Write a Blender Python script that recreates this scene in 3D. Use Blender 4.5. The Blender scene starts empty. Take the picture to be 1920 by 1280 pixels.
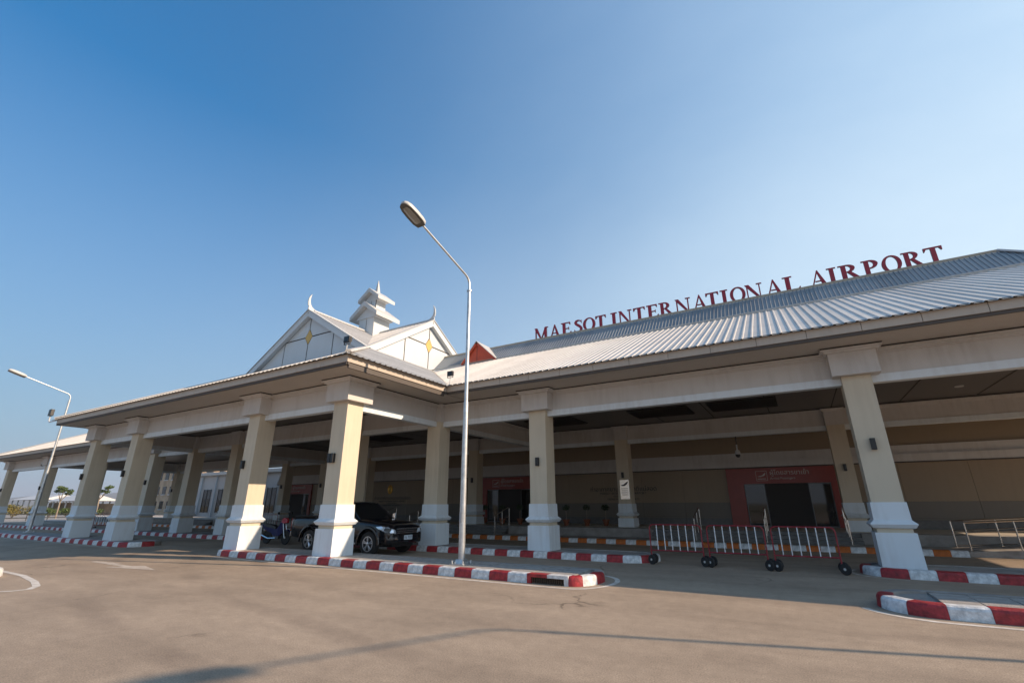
import bpy, bmesh, math, random
from mathutils import Vector, Matrix
random.seed(7)
D = bpy.data
SC = bpy.context.scene
COL = SC.collection
R = math.radians

# ------------------------------------------------------------------ camera
F_PX, YAW, PIT, ROL, EYE = 876.6, R(30.33), R(19.20), R(-0.226), 1.62
cam_d = D.cameras.new('camera')
cam_d.sensor_width = 36.0
cam_d.lens = 36.0 * F_PX / 1920.0
cam_d.clip_start = 0.1
cam_d.clip_end = 20000
cam = D.objects.new('camera', cam_d)
COL.objects.link(cam)
_f = Vector((-math.sin(YAW) * math.cos(PIT), math.cos(YAW) * math.cos(PIT), math.sin(PIT)))
_r = Vector((math.cos(YAW), math.sin(YAW), 0))
_u = _r.cross(_f)
_r2 = _r * math.cos(ROL) + _u * math.sin(ROL)
_u2 = _u * math.cos(ROL) - _r * math.sin(ROL)
cam.matrix_world = Matrix(((_r2.x, _u2.x, -_f.x, 0), (_r2.y, _u2.y, -_f.y, 0), (_r2.z, _u2.z, -_f.z, EYE), (0, 0, 0, 1)))
SC.camera = cam

# ------------------------------------------------------------------ light
SUN_EL, SUN_AZ = R(26.0), R(15.8)          # azimuth from +X towards +Y
sdir = Vector((math.cos(SUN_AZ) * math.cos(SUN_EL), math.sin(SUN_AZ) * math.cos(SUN_EL), math.sin(SUN_EL)))
world = D.worlds.new('World')
SC.world = world
world.use_nodes = True
wn = world.node_tree
bg = wn.nodes['Background']
sky = wn.nodes.new('ShaderNodeTexSky')
sky.sky_type = 'NISHITA'
sky.sun_disc = False
sky.sun_elevation = SUN_EL
sky.sun_rotation = math.pi / 2 - SUN_AZ
sky.air_density = 2.0
sky.dust_density = 3.0
sky.ozone_density = 8.0
sky.altitude = 200
# the clear sky, a little deeper in tone, with a broad bright aureole round the low sun
pre = wn.nodes.new('ShaderNodeMixRGB'); pre.blend_type = 'MULTIPLY'; pre.inputs['Fac'].default_value = 1.0
pre.inputs[2].default_value = (0.10, 0.491, 0.789, 1)
gam = wn.nodes.new('ShaderNodeGamma')
gam.inputs['Gamma'].default_value = 0.8
wtc = wn.nodes.new('ShaderNodeTexCoord')
def wmath(op, a, b_=None, c=None):
    n = wn.nodes.new('ShaderNodeMath'); n.operation = op
    for i, v in enumerate((a, b_, c)):
        if v is None: continue
        if isinstance(v, (int, float)): n.inputs[i].default_value = v
        else: wn.links.new(v, n.inputs[i])
    return n.outputs[0]
dot = wn.nodes.new('ShaderNodeVectorMath'); dot.operation = 'DOT_PRODUCT'
dot.inputs[1].default_value = sdir
wn.links.new(wtc.outputs['Generated'], dot.inputs[0])
sepw = wn.nodes.new('ShaderNodeSeparateXYZ'); wn.links.new(wtc.outputs['Generated'], sepw.inputs[0])
wz = wmath('MAXIMUM', sepw.outputs['Z'], 0.0)
sunward = wmath('MULTIPLY_ADD', wz, -1.2, dot.outputs['Value'])
aur = wn.nodes.new('ShaderNodeMapRange'); aur.interpolation_type = 'SMOOTHSTEP'
aur.inputs['From Min'].default_value = -1.19; aur.inputs['From Max'].default_value = 0.848
aur.inputs['To Min'].default_value = 0.0; aur.inputs['To Max'].default_value = 1.15
wn.links.new(sunward, aur.inputs['Value'])
hzf = wn.nodes.new('ShaderNodeMapRange')
hzf.inputs['From Min'].default_value = 0.637; hzf.inputs['From Max'].default_value = 0.0
hzf.inputs['To Min'].default_value = 0.0; hzf.inputs['To Max'].default_value = 0.70
wn.links.new(wz, hzf.inputs['Value'])
mixh = wn.nodes.new('ShaderNodeMixRGB'); mixh.inputs[2].default_value = (1.72, 2.02, 2.62, 1)
mixs = wn.nodes.new('ShaderNodeMixRGB'); mixs.use_clamp = False; mixs.inputs[2].default_value = (2.80, 3.48, 4.05, 1)
wn.links.new(sky.outputs['Color'], pre.inputs[1])
wn.links.new(pre.outputs['Color'], gam.inputs['Color'])
wn.links.new(hzf.outputs['Result'], mixh.inputs['Fac'])
wn.links.new(gam.outputs['Color'], mixh.inputs[1])
wmp = wn.nodes.new('ShaderNodeMapping'); wmp.inputs['Rotation'].default_value = (0.5, 0.3, 0.9); wmp.inputs['Scale'].default_value = (1.0, 3.2, 2.0)
wno = wn.nodes.new('ShaderNodeTexNoise'); wno.inputs['Scale'].default_value = 1.6; wno.inputs['Detail'].default_value = 6; wno.inputs['Roughness'].default_value = 0.55
wn.links.new(wtc.outputs['Generated'], wmp.inputs['Vector']); wn.links.new(wmp.outputs['Vector'], wno.inputs['Vector'])
wisp = wmath('MULTIPLY', wmath('SUBTRACT', wno.outputs['Fac'], 0.5), wmath('MULTIPLY', aur.outputs['Result'], 0.55))   # thin uneven haze, sunward side
haze_f = wmath('MINIMUM', wmath('MAXIMUM', wmath('ADD', aur.outputs['Result'], wisp), 0.0), 1.0)
wn.links.new(haze_f, mixs.inputs['Fac'])
wn.links.new(mixh.outputs['Color'], mixs.inputs[1])
wn.links.new(mixs.outputs['Color'], bg.inputs['Color'])
bg.inputs['Strength'].default_value = 0.138
sun_d = D.lights.new('sun', 'SUN')
sun_d.energy = 3.5
sun_d.angle = R(0.53)
sun_d.color = (1.0, 0.77, 0.56)
sun = D.objects.new('sun', sun_d)
sun.rotation_euler = sdir.to_track_quat('Z', 'Y').to_euler()
sun.location = (40, 20, 40)
COL.objects.link(sun)
vs = SC.view_settings
vs.view_transform = 'Standard'
vs.look = 'None'
vs.exposure = 0.93
vs.gamma = 1.0
vs.use_curve_mapping = False

# ------------------------------------------------------------------ materials
MATS = {}
def mat(name, col, rough=0.6, metal=0.0, var=0.0, scale=3.0, bump=0.0, bscale=40.0, spec=0.5, col2=None, coat=0.0):
    if name in MATS: return MATS[name]
    m = D.materials.new(name); m.use_nodes = True
    nt = m.node_tree; b = nt.nodes['Principled BSDF']
    b.inputs['Base Color'].default_value = (*col, 1)
    b.inputs['Roughness'].default_value = rough
    b.inputs['Metallic'].default_value = metal
    b.inputs['Specular IOR Level'].default_value = spec
    b.inputs['Coat Weight'].default_value = coat
    tc = nt.nodes.new('ShaderNodeTexCoord')
    if var > 0 or col2:
        n = nt.nodes.new('ShaderNodeTexNoise'); n.inputs['Scale'].default_value = scale
        n.inputs['Detail'].default_value = 6; n.inputs['Roughness'].default_value = 0.65
        nt.links.new(tc.outputs['Object'], n.inputs['Vector'])
        r = nt.nodes.new('ShaderNodeValToRGB')
        c2 = col2 or tuple(max(0, c * (1 - var)) for c in col)
        c1 = col if col2 else tuple(min(1, c * (1 + var * 0.5)) for c in col)
        r.color_ramp.elements[0].position = 0.32; r.color_ramp.elements[1].position = 0.68
        r.color_ramp.elements[0].color = (*c2, 1); r.color_ramp.elements[1].color = (*c1, 1)
        nt.links.new(n.outputs['Fac'], r.inputs['Fac'])
        nt.links.new(r.outputs['Color'], b.inputs['Base Color'])
    if bump > 0:
        n2 = nt.nodes.new('ShaderNodeTexNoise'); n2.inputs['Scale'].default_value = bscale
        n2.inputs['Detail'].default_value = 4
        nt.links.new(tc.outputs['Object'], n2.inputs['Vector'])
        bp = nt.nodes.new('ShaderNodeBump'); bp.inputs['Strength'].default_value = bump
        bp.inputs['Distance'].default_value = 0.02
        nt.links.new(n2.outputs['Fac'], bp.inputs['Height'])
        nt.links.new(bp.outputs['Normal'], b.inputs['Normal'])
    MATS[name] = m
    return m

def weathered(name, col, dirt, rough=0.6, streak=0.35, metal=0.0, sheet=0.0):
    """painted surface with vertical rain streaks and blotches"""
    if name in MATS: return MATS[name]
    m = D.materials.new(name); m.use_nodes = True
    nt = m.node_tree; b = nt.nodes['Principled BSDF']
    b.inputs['Roughness'].default_value = rough; b.inputs['Metallic'].default_value = metal
    geo = nt.nodes.new('ShaderNodeNewGeometry')
    mp = nt.nodes.new('ShaderNodeMapping'); mp.inputs['Scale'].default_value = (5, 5, 0.5)
    nt.links.new(geo.outputs['Position'], mp.inputs['Vector'])
    n = nt.nodes.new('ShaderNodeTexNoise'); n.inputs['Scale'].default_value = 1.4; n.inputs['Detail'].default_value = 8
    nt.links.new(mp.outputs['Vector'], n.inputs['Vector'])
    n2 = nt.nodes.new('ShaderNodeTexNoise'); n2.inputs['Scale'].default_value = 0.9; n2.inputs['Detail'].default_value = 5
    nt.links.new(geo.outputs['Position'], n2.inputs['Vector'])
    mu = nt.nodes.new('ShaderNodeMath'); mu.operation = 'MULTIPLY'
    nt.links.new(n.outputs['Fac'], mu.inputs[0]); nt.links.new(n2.outputs['Fac'], mu.inputs[1])
    r = nt.nodes.new('ShaderNodeValToRGB')
    r.color_ramp.elements[0].position = 0.20; r.color_ramp.elements[1].position = 0.46
    r.color_ramp.elements[0].color = (*col, 1)
    r.color_ramp.elements[1].color = (*[c * (1 - streak) + d * streak for c, d in zip(col, dirt)], 1)
    nt.links.new(mu.outputs[0], r.inputs['Fac'])
    if sheet:
        sx = nt.nodes.new('ShaderNodeSeparateXYZ'); nt.links.new(geo.outputs['Position'], sx.inputs[0])
        ad = nt.nodes.new('ShaderNodeMath'); ad.operation = 'DIVIDE'; ad.inputs[1].default_value = 0.957; nt.links.new(sx.outputs['X'], ad.inputs[0])
        fl_ = nt.nodes.new('ShaderNodeMath'); fl_.operation = 'FLOOR'; nt.links.new(ad.outputs[0], fl_.inputs[0])
        wnz = nt.nodes.new('ShaderNodeTexWhiteNoise'); wnz.noise_dimensions = '1D'; nt.links.new(fl_.outputs[0], wnz.inputs['W'])
        mr = nt.nodes.new('ShaderNodeMapRange'); mr.inputs['To Min'].default_value = 1 - sheet; mr.inputs['To Max'].default_value = 1.0
        nt.links.new(wnz.outputs['Value'], mr.inputs['Value'])
        vm = nt.nodes.new('ShaderNodeVectorMath'); vm.operation = 'SCALE'
        nt.links.new(r.outputs['Color'], vm.inputs[0]); nt.links.new(mr.outputs['Result'], vm.inputs['Scale'])
        nt.links.new(vm.outputs[0], b.inputs['Base Color'])
    else:
        nt.links.new(r.outputs['Color'], b.inputs['Base Color'])
    n3 = nt.nodes.new('ShaderNodeTexNoise'); n3.inputs['Scale'].default_value = 60
    nt.links.new(geo.outputs['Position'], n3.inputs['Vector'])
    bp = nt.nodes.new('ShaderNodeBump'); bp.inputs['Strength'].default_value = 0.08; bp.inputs['Distance'].default_value = 0.01
    nt.links.new(n3.outputs['Fac'], bp.inputs['Height']); nt.links.new(bp.outputs['Normal'], b.inputs['Normal'])
    MATS[name] = m
    return m

def asphalt_mat():
    m = D.materials.new('asphalt'); m.use_nodes = True
    nt = m.node_tree; N = nt.nodes; L = nt.links
    b = N['Principled BSDF']; b.inputs['Roughness'].default_value = 0.85
    geo = N.new('ShaderNodeNewGeometry')
    def noise(scale, detail, vec=None, rough=0.6):
        n = N.new('ShaderNodeTexNoise'); n.inputs['Scale'].default_value = scale
        n.inputs['Detail'].default_value = detail; n.inputs['Roughness'].default_value = rough
        L.new(vec or geo.outputs['Position'], n.inputs['Vector']); return n
    def ramp(src, p0, c0, p1, c1):
        r = N.new('ShaderNodeValToRGB'); r.color_ramp.elements[0].position = p0; r.color_ramp.elements[1].position = p1
        r.color_ramp.elements[0].color = (*c0, 1); r.color_ramp.elements[1].color = (*c1, 1)
        L.new(src, r.inputs['Fac']); return r
    def mix(kind, fac, a, c):
        x = N.new('ShaderNodeMixRGB'); x.blend_type = kind
        if isinstance(fac, float): x.inputs['Fac'].default_value = fac
        else: L.new(fac, x.inputs['Fac'])
        L.new(a, x.inputs[1]); L.new(c, x.inputs[2]); return x
    # big blotches, streaks along the driving direction, grit
    blot = ramp(noise(0.35, 7).outputs['Fac'], 0.34, (0.305, 0.240, 0.180), 0.68, (0.405, 0.322, 0.245))
    mp = N.new('ShaderNodeMapping'); mp.inputs['Rotation'].default_value = (0, 0, R(-8)); mp.inputs['Scale'].default_value = (0.35, 1.1, 1)
    L.new(geo.outputs['Position'], mp.inputs['Vector'])
    stk = ramp(noise(1.1, 6, mp.outputs['Vector'], 0.7).outputs['Fac'], 0.28, (0.76, 0.75, 0.74), 0.70, (1.08, 1.07, 1.05))
    m1 = mix('MULTIPLY', 0.85, blot.outputs['Color'], stk.outputs['Color'])
    grit = ramp(noise(60, 4).outputs['Fac'], 0.30, (0.50, 0.50, 0.50), 0.70, (1.50, 1.48, 1.45))
    m2 = mix('MULTIPLY', 0.75, m1.outputs['Color'], grit.outputs['Color'])
    mott = ramp(noise(5.5, 8, None, 0.7).outputs['Fac'], 0.33, (0.74, 0.72, 0.70), 0.66, (1.16, 1.15, 1.13))
    m2 = mix('MULTIPLY', 0.45, m2.outputs['Color'], mott.outputs['Color'])
    # thin cracks
    warp = noise(0.9, 5)
    va = N.new('ShaderNodeVectorMath'); va.operation = 'MULTIPLY_ADD'
    L.new(warp.outputs['Color'], va.inputs[0]); va.inputs[1].default_value = (1.6, 1.6, 0)
    L.new(geo.outputs['Position'], va.inputs[2])
    vo = N.new('ShaderNodeTexVoronoi'); vo.feature = 'DISTANCE_TO_EDGE'; vo.inputs['Scale'].default_value = 0.17
    L.new(va.outputs[0], vo.inputs['Vector'])
    cr = ramp(vo.outputs['Distance'], 0.0, (0.30, 0.28, 0.26), 0.006, (1, 1, 1))
    msk = ramp(noise(0.28, 3).outputs['Fac'], 0.53, (0, 0, 0), 0.62, (1, 1, 1))
    m3 = mix('MULTIPLY', msk.outputs['Color'], m2.outputs['Color'], cr.outputs['Color'])
    # pale specks of dust
    sp = ramp(noise(22, 2).outputs['Fac'], 0.745, (0, 0, 0), 0.775, (1, 1, 1))
    dust = N.new('ShaderNodeRGB'); dust.outputs[0].default_value = (0.34, 0.30, 0.26, 1)
    m4 = mix('MIX', sp.outputs['Color'], m3.outputs['Color'], dust.outputs[0])
    # turning tyre tracks: worn bands that follow a wide arc
    ctr = N.new('ShaderNodeVectorMath'); ctr.operation = 'DISTANCE'
    va2 = N.new('ShaderNodeVectorMath'); va2.operation = 'MULTIPLY'; va2.inputs[1].default_value = (1, 1, 0)
    L.new(geo.outputs['Position'], va2.inputs[0]); L.new(va2.outputs[0], ctr.inputs[0]); ctr.inputs[1].default_value = (-2.0, 34.0, 0)
    wob = N.new('ShaderNodeMath'); wob.operation = 'MULTIPLY_ADD'; wob.inputs[1].default_value = 1.4
    L.new(noise(0.12, 2).outputs['Fac'], wob.inputs[0]); L.new(ctr.outputs['Value'], wob.inputs[2])
    sw = N.new('ShaderNodeMath'); sw.operation = 'SINE'
    sm = N.new('ShaderNodeMath'); sm.operation = 'MULTIPLY'; sm.inputs[1].default_value = 3.4
    L.new(wob.outputs[0], sm.inputs[0]); L.new(sm.outputs[0], sw.inputs[0])
    trk = ramp(sw.outputs[0], 0.55, (1, 1, 1), 1.0, (0.80, 0.79, 0.79))
    tm_ = ramp(noise(0.16, 4).outputs['Fac'], 0.42, (0, 0, 0), 0.62, (1, 1, 1))
    m4 = mix('MULTIPLY', tm_.outputs['Color'], m4.outputs['Color'], trk.outputs['Color'])
    # oil stains
    oil = ramp(noise(0.55, 3, mp.outputs['Vector']).outputs['Fac'], 0.64, (1, 1, 1), 0.76, (0.62, 0.60, 0.60))
    m5 = mix('MULTIPLY', 0.8, m4.outputs['Color'], oil.outputs['Color'])
    L.new(m5.outputs['Color'], b.inputs['Base Color'])
    bp = N.new('ShaderNodeBump'); bp.inputs['Strength'].default_value = 0.35; bp.inputs['Distance'].default_value = 0.008
    L.new(noise(110, 3).outputs['Fac'], bp.inputs['Height']); L.new(bp.outputs['Normal'], b.inputs['Normal'])
    MATS['asphalt'] = m
    return m

def slat_mat(name, col, dark, pitch):
    """fine linear ceiling boards running along X"""
    m = D.materials.new(name); m.use_nodes = True
    nt = m.node_tree; N = nt.nodes; L = nt.links
    b = N['Principled BSDF']; b.inputs['Roughness'].default_value = 0.35
    geo = N.new('ShaderNodeNewGeometry'); sep = N.new('ShaderNodeSeparateXYZ')
    L.new(geo.outputs['Position'], sep.inputs[0])
    d = N.new('ShaderNodeMath'); d.operation = 'DIVIDE'; d.inputs[1].default_value = pitch
    L.new(sep.outputs['Y'], d.inputs[0])
    fr = N.new('ShaderNodeMath'); fr.operation = 'FRACT'; L.new(d.outputs[0], fr.inputs[0])
    r = N.new('ShaderNodeValToRGB'); r.color_ramp.elements[0].position = 0.06; r.color_ramp.elements[1].position = 0.14
    r.color_ramp.elements[0].color = (*dark, 1); r.color_ramp.elements[1].color = (*col, 1)
    L.new(fr.outputs[0], r.inputs['Fac']); L.new(r.outputs['Color'], b.inputs['Base Color'])
    bp = N.new('ShaderNodeBump'); bp.inputs['Strength'].default_value = 0.4; bp.inputs['Distance'].default_value = 0.01
    L.new(r.outputs['Color'], bp.inputs['Height']); L.new(bp.outputs['Normal'], b.inputs['Normal'])
    MATS[name] = m
    return m

asphalt_mat()
WHITE = weathered('white_paint', (0.69, 0.745, 0.78), (0.46, 0.45, 0.43), 0.55, 0.45)
CREAM = weathered('cream_plaster', (0.60, 0.52, 0.395), (0.43, 0.36, 0.265), 0.65, 0.45)
BEAMC = weathered('beam_plaster', (0.57, 0.54, 0.51), (0.38, 0.34, 0.30), 0.6, 0.45)
FASC = weathered('fascia_metal', (0.47, 0.40, 0.33), (0.34, 0.285, 0.23), 0.5, 0.45)
SOFF = weathered('soffit_board', (0.49, 0.44, 0.385), (0.39, 0.35, 0.30), 0.6, 0.3)
ROOF = weathered('roof_sheet', (0.60, 0.575, 0.54), (0.42, 0.385, 0.34), 0.45, 0.5, 0.0, 0.14)
ROOF2 = weathered('roof_sheet_upper', (0.25, 0.275, 0.295), (0.19, 0.21, 0.23), 0.4, 0.4, 0.2, 0.2)
GROOVE = mat('groove_dark', (0.035, 0.032, 0.03), 0.8)
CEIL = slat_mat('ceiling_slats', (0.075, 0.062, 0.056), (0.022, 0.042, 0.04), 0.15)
PANELW = weathered('gable_panel_white', (0.56, 0.59, 0.61), (0.46, 0.47, 0.47), 0.45, 0.25)
YELLOW = mat('yellow_panel', (0.62, 0.40, 0.11), 0.5, var=0.15)
REDP = mat('red_panel', (0.50, 0.065, 0.02), 0.45, var=0.15)
REDW = mat('red_portal', (0.27, 0.026, 0.012), 0.35, var=0.12)
KRED = mat('kerb_red', (0.37, 0.026, 0.03), 0.55, var=0.55, scale=9, bump=0.5, bscale=25)
KWHITE = mat('kerb_white', (0.68, 0.69, 0.69), 0.6, var=0.42, scale=8, bump=0.5, bscale=25)
KORANGE = mat('kerb_orange', (0.52, 0.13, 0.012), 0.6, var=0.3, scale=9, bump=0.4, bscale=25)
CONC = mat('concrete', (0.30, 0.28, 0.26), 0.85, var=0.3, scale=2.2, bump=0.4, bscale=30)
PAVE = mat('paving_concrete', (0.34, 0.315, 0.29), 0.85, var=0.35, scale=3.0, bump=0.5, bscale=35)
GRANITE = mat('granite', (0.13, 0.125, 0.12), 0.4, var=0.25, scale=6)
LINEW = mat('road_paint', (0.74, 0.70, 0.64), 0.7, col2=(0.46, 0.40, 0.34), scale=5.0)
LINEOLD = mat('road_paint_worn', (0.62, 0.56, 0.49), 0.75, col2=(0.36, 0.29, 0.235), scale=5.0)
GALV = mat('galvanised_steel', (0.55, 0.57, 0.58), 0.38, metal=0.75, var=0.25, scale=6)
STEEL = mat('stainless_steel', (0.62, 0.60, 0.56), 0.22, metal=1.0)
BLACK = mat('black_plastic', (0.012, 0.012, 0.013), 0.4)
RUBBER = mat('rubber', (0.018, 0.018, 0.018), 0.8)
LAMPW = mat('lamp_housing', (0.52, 0.52, 0.51), 0.45, var=0.1)
LENS = mat('lamp_lens', (0.30, 0.29, 0.26), 0.15)
BARRED = mat('barrier_red', (0.26, 0.012, 0.022), 0.4, var=0.2, scale=12)
BARWHITE = mat('barrier_white', (0.72, 0.73, 0.74), 0.45)
LETTER = mat('letter_crimson', (0.30, 0.010, 0.030), 0.4, var=0.12)
LETSIDE = mat('letter_side', (0.018, 0.016, 0.035), 0.5)
CARB = mat('car_black', (0.004, 0.005, 0.008), 0.12, spec=0.5, coat=0.25)
CARPL = mat('car_trim', (0.016, 0.017, 0.018), 0.5)
CHROME = mat('chrome', (0.75, 0.76, 0.78), 0.12, metal=1.0)
ALLOY = mat('alloy', (0.58, 0.59, 0.61), 0.28, metal=0.9)
DGLASS = mat('dark_glass', (0.010, 0.011, 0.012), 0.04, spec=0.6)
HEADL = mat('headlight_glass', (0.78, 0.86, 0.95), 0.06, metal=0.5)
BLUEP = mat('motorcycle_blue', (0.004, 0.007, 0.075), 0.4, spec=0.25)
REDG = mat('motorcycle_red', (0.40, 0.01, 0.02), 0.25)
TERRA = mat('terracotta', (0.22, 0.065, 0.025), 0.7, var=0.2)
LEAF = mat('leaf_dark', (0.035, 0.06, 0.018), 0.6, var=0.5, scale=2)
LEAFY = mat('leaf_dry', (0.20, 0.145, 0.035), 0.7, col2=(0.07, 0.085, 0.02), scale=0.7)
LEAFG = mat('leaf_green', (0.075, 0.115, 0.025), 0.6, var=0.5, scale=0.8)
BARK = mat('bark', (0.30, 0.24, 0.18), 0.85, var=0.3)
GOLD = mat('gold_emblem', (0.80, 0.46, 0.10), 0.30, metal=0.75)
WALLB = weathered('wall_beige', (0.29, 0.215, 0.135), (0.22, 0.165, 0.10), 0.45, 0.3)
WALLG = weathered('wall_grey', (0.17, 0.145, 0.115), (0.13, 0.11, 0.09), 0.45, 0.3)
ANNEX = weathered('annex_white', (0.50, 0.51, 0.52), (0.4, 0.38, 0.36), 0.6, 0.25)
PLATE = mat('plate_white', (0.62, 0.70, 0.76), 0.4)
PLATETXT = mat('plate_text', (0.02, 0.03, 0.08), 0.5)
TEXTB = mat('text_black', (0.008, 0.008, 0.008), 0.4)
TEXTG = mat('text_silver', (0.62, 0.55, 0.50), 0.4)
TEAL = mat('teal_roof', (0.16, 0.25, 0.27), 0.5, var=0.2)
SAND = mat('sandstone', (0.48, 0.36, 0.25), 0.8, var=0.4, scale=0.5)
EARTH = mat('dry_earth', (0.27, 0.20, 0.135), 0.95, col2=(0.13, 0.125, 0.05), scale=0.03)
HILLM = mat('hill_forest', (0.09, 0.085, 0.06), 0.95, var=0.4, scale=0.01)
BROWNCAP = weathered('ridge_cap', (0.36, 0.31, 0.24), (0.26, 0.22, 0.17), 0.6, 0.4)

# ------------------------------------------------------------------ helpers
def link(o): COL.objects.link(o); return o
def wm(o):
    m = Matrix.LocRotScale(o.location, o.rotation_euler, o.scale)
    if o.parent: return wm(o.parent) @ o.matrix_parent_inverse @ m
    return m
def par(o, p):
    o.parent = p
    o.matrix_parent_inverse = wm(p).inverted()
    return o
def tag(o, label=None, cat=None, group=None, kind=None):
    if label: o['label'] = label
    if cat: o['category'] = cat
    if group: o['group'] = group
    if kind: o['kind'] = kind
    return o
def empty(name, loc=(0, 0, 0), rz=0.0):
    o = D.objects.new(name, None); o.location = loc; o.rotation_euler = (0, 0, rz); o.empty_display_size = 0.2
    return link(o)

class MB:
    """collects geometry for one mesh object"""
    def __init__(s): s.v = []; s.f = []; s.mi = []; s.cur = 0
    def face(s, idx): s.f.append(idx); s.mi.append(s.cur)
    def add(s, vs, fs):
        o = len(s.v); s.v += [tuple(p) for p in vs]
        for f in fs: s.face([i + o for i in f])
        return s
    def box(s, x0, x1, y0, y1, z0, z1):
        return s.add([(x0, y0, z0), (x1, y0, z0), (x1, y1, z0), (x0, y1, z0), (x0, y0, z1), (x1, y0, z1), (x1, y1, z1), (x0, y1, z1)],
                     [(0, 3, 2, 1), (4, 5, 6, 7), (0, 1, 5, 4), (1, 2, 6, 5), (2, 3, 7, 6), (3, 0, 4, 7)])
    def rings(s, rings, cap=True, closed=True):
        n = len(rings[0]); o = len(s.v)
        for r in rings: s.v += [tuple(p) for p in r]
        for i in range(len(rings) - 1):
            for j in range(n if closed else n - 1):
                a = o + i * n + j; b = o + i * n + (j + 1) % n
                s.face([a, b, b + n, a + n])
        if cap:
            s.face([o + j for j in range(n)][::-1]); s.face([o + (len(rings) - 1) * n + j for j in range(n)])
        return s
    def frustum(s, cx, cy, prof):
        """square stack: prof = [(half, z), ...]"""
        return s.rings([[(cx - h, cy - h, z), (cx + h, cy - h, z), (cx + h, cy + h, z), (cx - h, cy + h, z)] for h, z in prof])
    def tube(s, pts, r, n=8, r2=None):
        pts = [Vector(p) for p in pts]; rings = []; up = Vector((0, 0, 1))
        prev = None
        for i, p in enumerate(pts):
            if i == 0: t = pts[1] - p
            elif i == len(pts) - 1: t = p - pts[i - 1]
            else: t = (pts[i + 1] - p).normalized() + (p - pts[i - 1]).normalized()
            t.normalize()
            if prev is None:
                a = t.cross(up)
                if a.length < 1e-3: a = t.cross(Vector((1, 0, 0)))
            else: a = prev - t * prev.dot(t)
            a.normalize(); prev = a; b = t.cross(a)
            rr = r if r2 is None else r + (r2 - r) * i / (len(pts) - 1)
            rings.append([p + (a * math.cos(2 * math.pi * k / n) + b * math.sin(2 * math.pi * k / n)) * rr for k in range(n)])
        return s.rings(rings)
    def lathe(s, prof, c=(0, 0, 0), n=16, axis='z'):
        rings = []
        for r, h in prof:
            ring = []
            for k in range(n):
                a = 2 * math.pi * k / n; u, v = r * math.cos(a), r * math.sin(a)
                if axis == 'z': p = (c[0] + u, c[1] + v, c[2] + h)
                elif axis == 'y': p = (c[0] + u, c[1] + h, c[2] + v)
                else: p = (c[0] + h, c[1] + u, c[2] + v)
                ring.append(p)
            rings.append(ring)
        return s.rings(rings)
    def prism(s, poly, fn, d0, d1):
        """poly 2D, fn(u, v, d) -> 3D"""
        n = len(poly)
        return s.rings([[fn(u, v, d0) for u, v in poly], [fn(u, v, d1) for u, v in poly]])
    def build(s, name, m, parent=None, smooth=False, loc=None, bevel=0.0):
        me = D.meshes.new(name); me.from_pydata(s.v, [], s.f)
        ms = m if isinstance(m, (list, tuple)) else [m]
        for x in ms: me.materials.append(x)
        if len(ms) > 1: me.polygons.foreach_set('material_index', s.mi)
        bm = bmesh.new(); bm.from_mesh(me)
        if smooth or bevel: bmesh.ops.remove_doubles(bm, verts=bm.verts, dist=1e-5)
        bmesh.ops.recalc_face_normals(bm, faces=bm.faces)
        if bevel: bmesh.ops.bevel(bm, geom=[e for e in bm.edges if len(e.link_faces) == 2 and e.calc_face_angle(0) > 0.6], offset=bevel, segments=2, affect='EDGES', profile=0.6)
        bm.to_mesh(me); bm.free()
        if smooth:
            me.polygons.foreach_set('use_smooth', [True] * len(me.polygons))
            me.update()
            try: me.set_sharp_from_angle(angle=R(40))
            except Exception: pass
        me.update()
        o = link(D.objects.new(name, me))
        if loc: o.location = loc
        if parent: par(o, parent)
        return o
def inst(src, parent=None, loc=(0, 0, 0), rz=0.0, name=None):
    o = src.copy()
    if name: o.name = name
    o.parent = None
    o.location = loc; o.rotation_euler = (0, 0, rz); link(o)
    if parent: par(o, parent)
    return o
def copy_tree(src, loc=None, rz=None, parent=None):
    o = src.copy(); link(o)
    if parent is not None: o.parent = parent
    if loc is not None: o.location = loc
    if rz is not None: o.rotation_euler = (0, 0, rz)
    for c in list(src.children): copy_tree(c, parent=o)
    return o
def text_mesh(body, size, m, name, parent, fn, align='CENTER', squash=1.0, depth=0.006):
    """flat lettering: fn(u, v, d) -> 3D"""
    cu = D.curves.new(name, 'FONT'); cu.body = body; cu.size = size; cu.align_x = align; cu.extrude = depth
    cu.resolution_u = 3
    t = D.objects.new(name, cu); link(t)
    bpy.context.view_layer.update()
    me = D.meshes.new_from_object(t.evaluated_get(bpy.context.evaluated_depsgraph_get()))
    D.objects.remove(t); D.curves.remove(cu)
    for v in me.vertices: v.co = Vector(fn(v.co.x * squash, v.co.y, v.co.z))
    me.materials.clear(); me.materials.append(m)
    o = link(D.objects.new(name, me))
    if parent: par(o, parent)
    return o

# ------------------------------------------------------------------ dimensions (metres, from the photograph's perspective)
X1, X2, X3, X4, X6, X7, X8 = -31.33, -26.79, -17.33, -12.59, -7.80, 1.81, 13.47
YA, YB, YC, YW = 10.65, 15.44, 25.04, 28.2
CXP = (X1 + X4) / 2
OV = 1.583
XE, YEP, YE = X4 + OV, YA - OV, YB - OV            # eaves of the porch and of the main canopy
XEL = X1 - OV
XR = X8 + OV
XLEFT = -64.8
ZS, ZF = 5.60, 5.93                               # soffit, top of fascia
SL = 0.467                                        # lower roof slope
YST, ZST = 20.30, ZF + 0.02 + SL * (20.30 - (YB - OV))
YRG = 21.40; ZRG = ZST + 0.06 + (21.40 - 20.38)
ROWB_L = [-36.1, -44.5, -53.9, -63.2]
PLAT = 0.53

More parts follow.
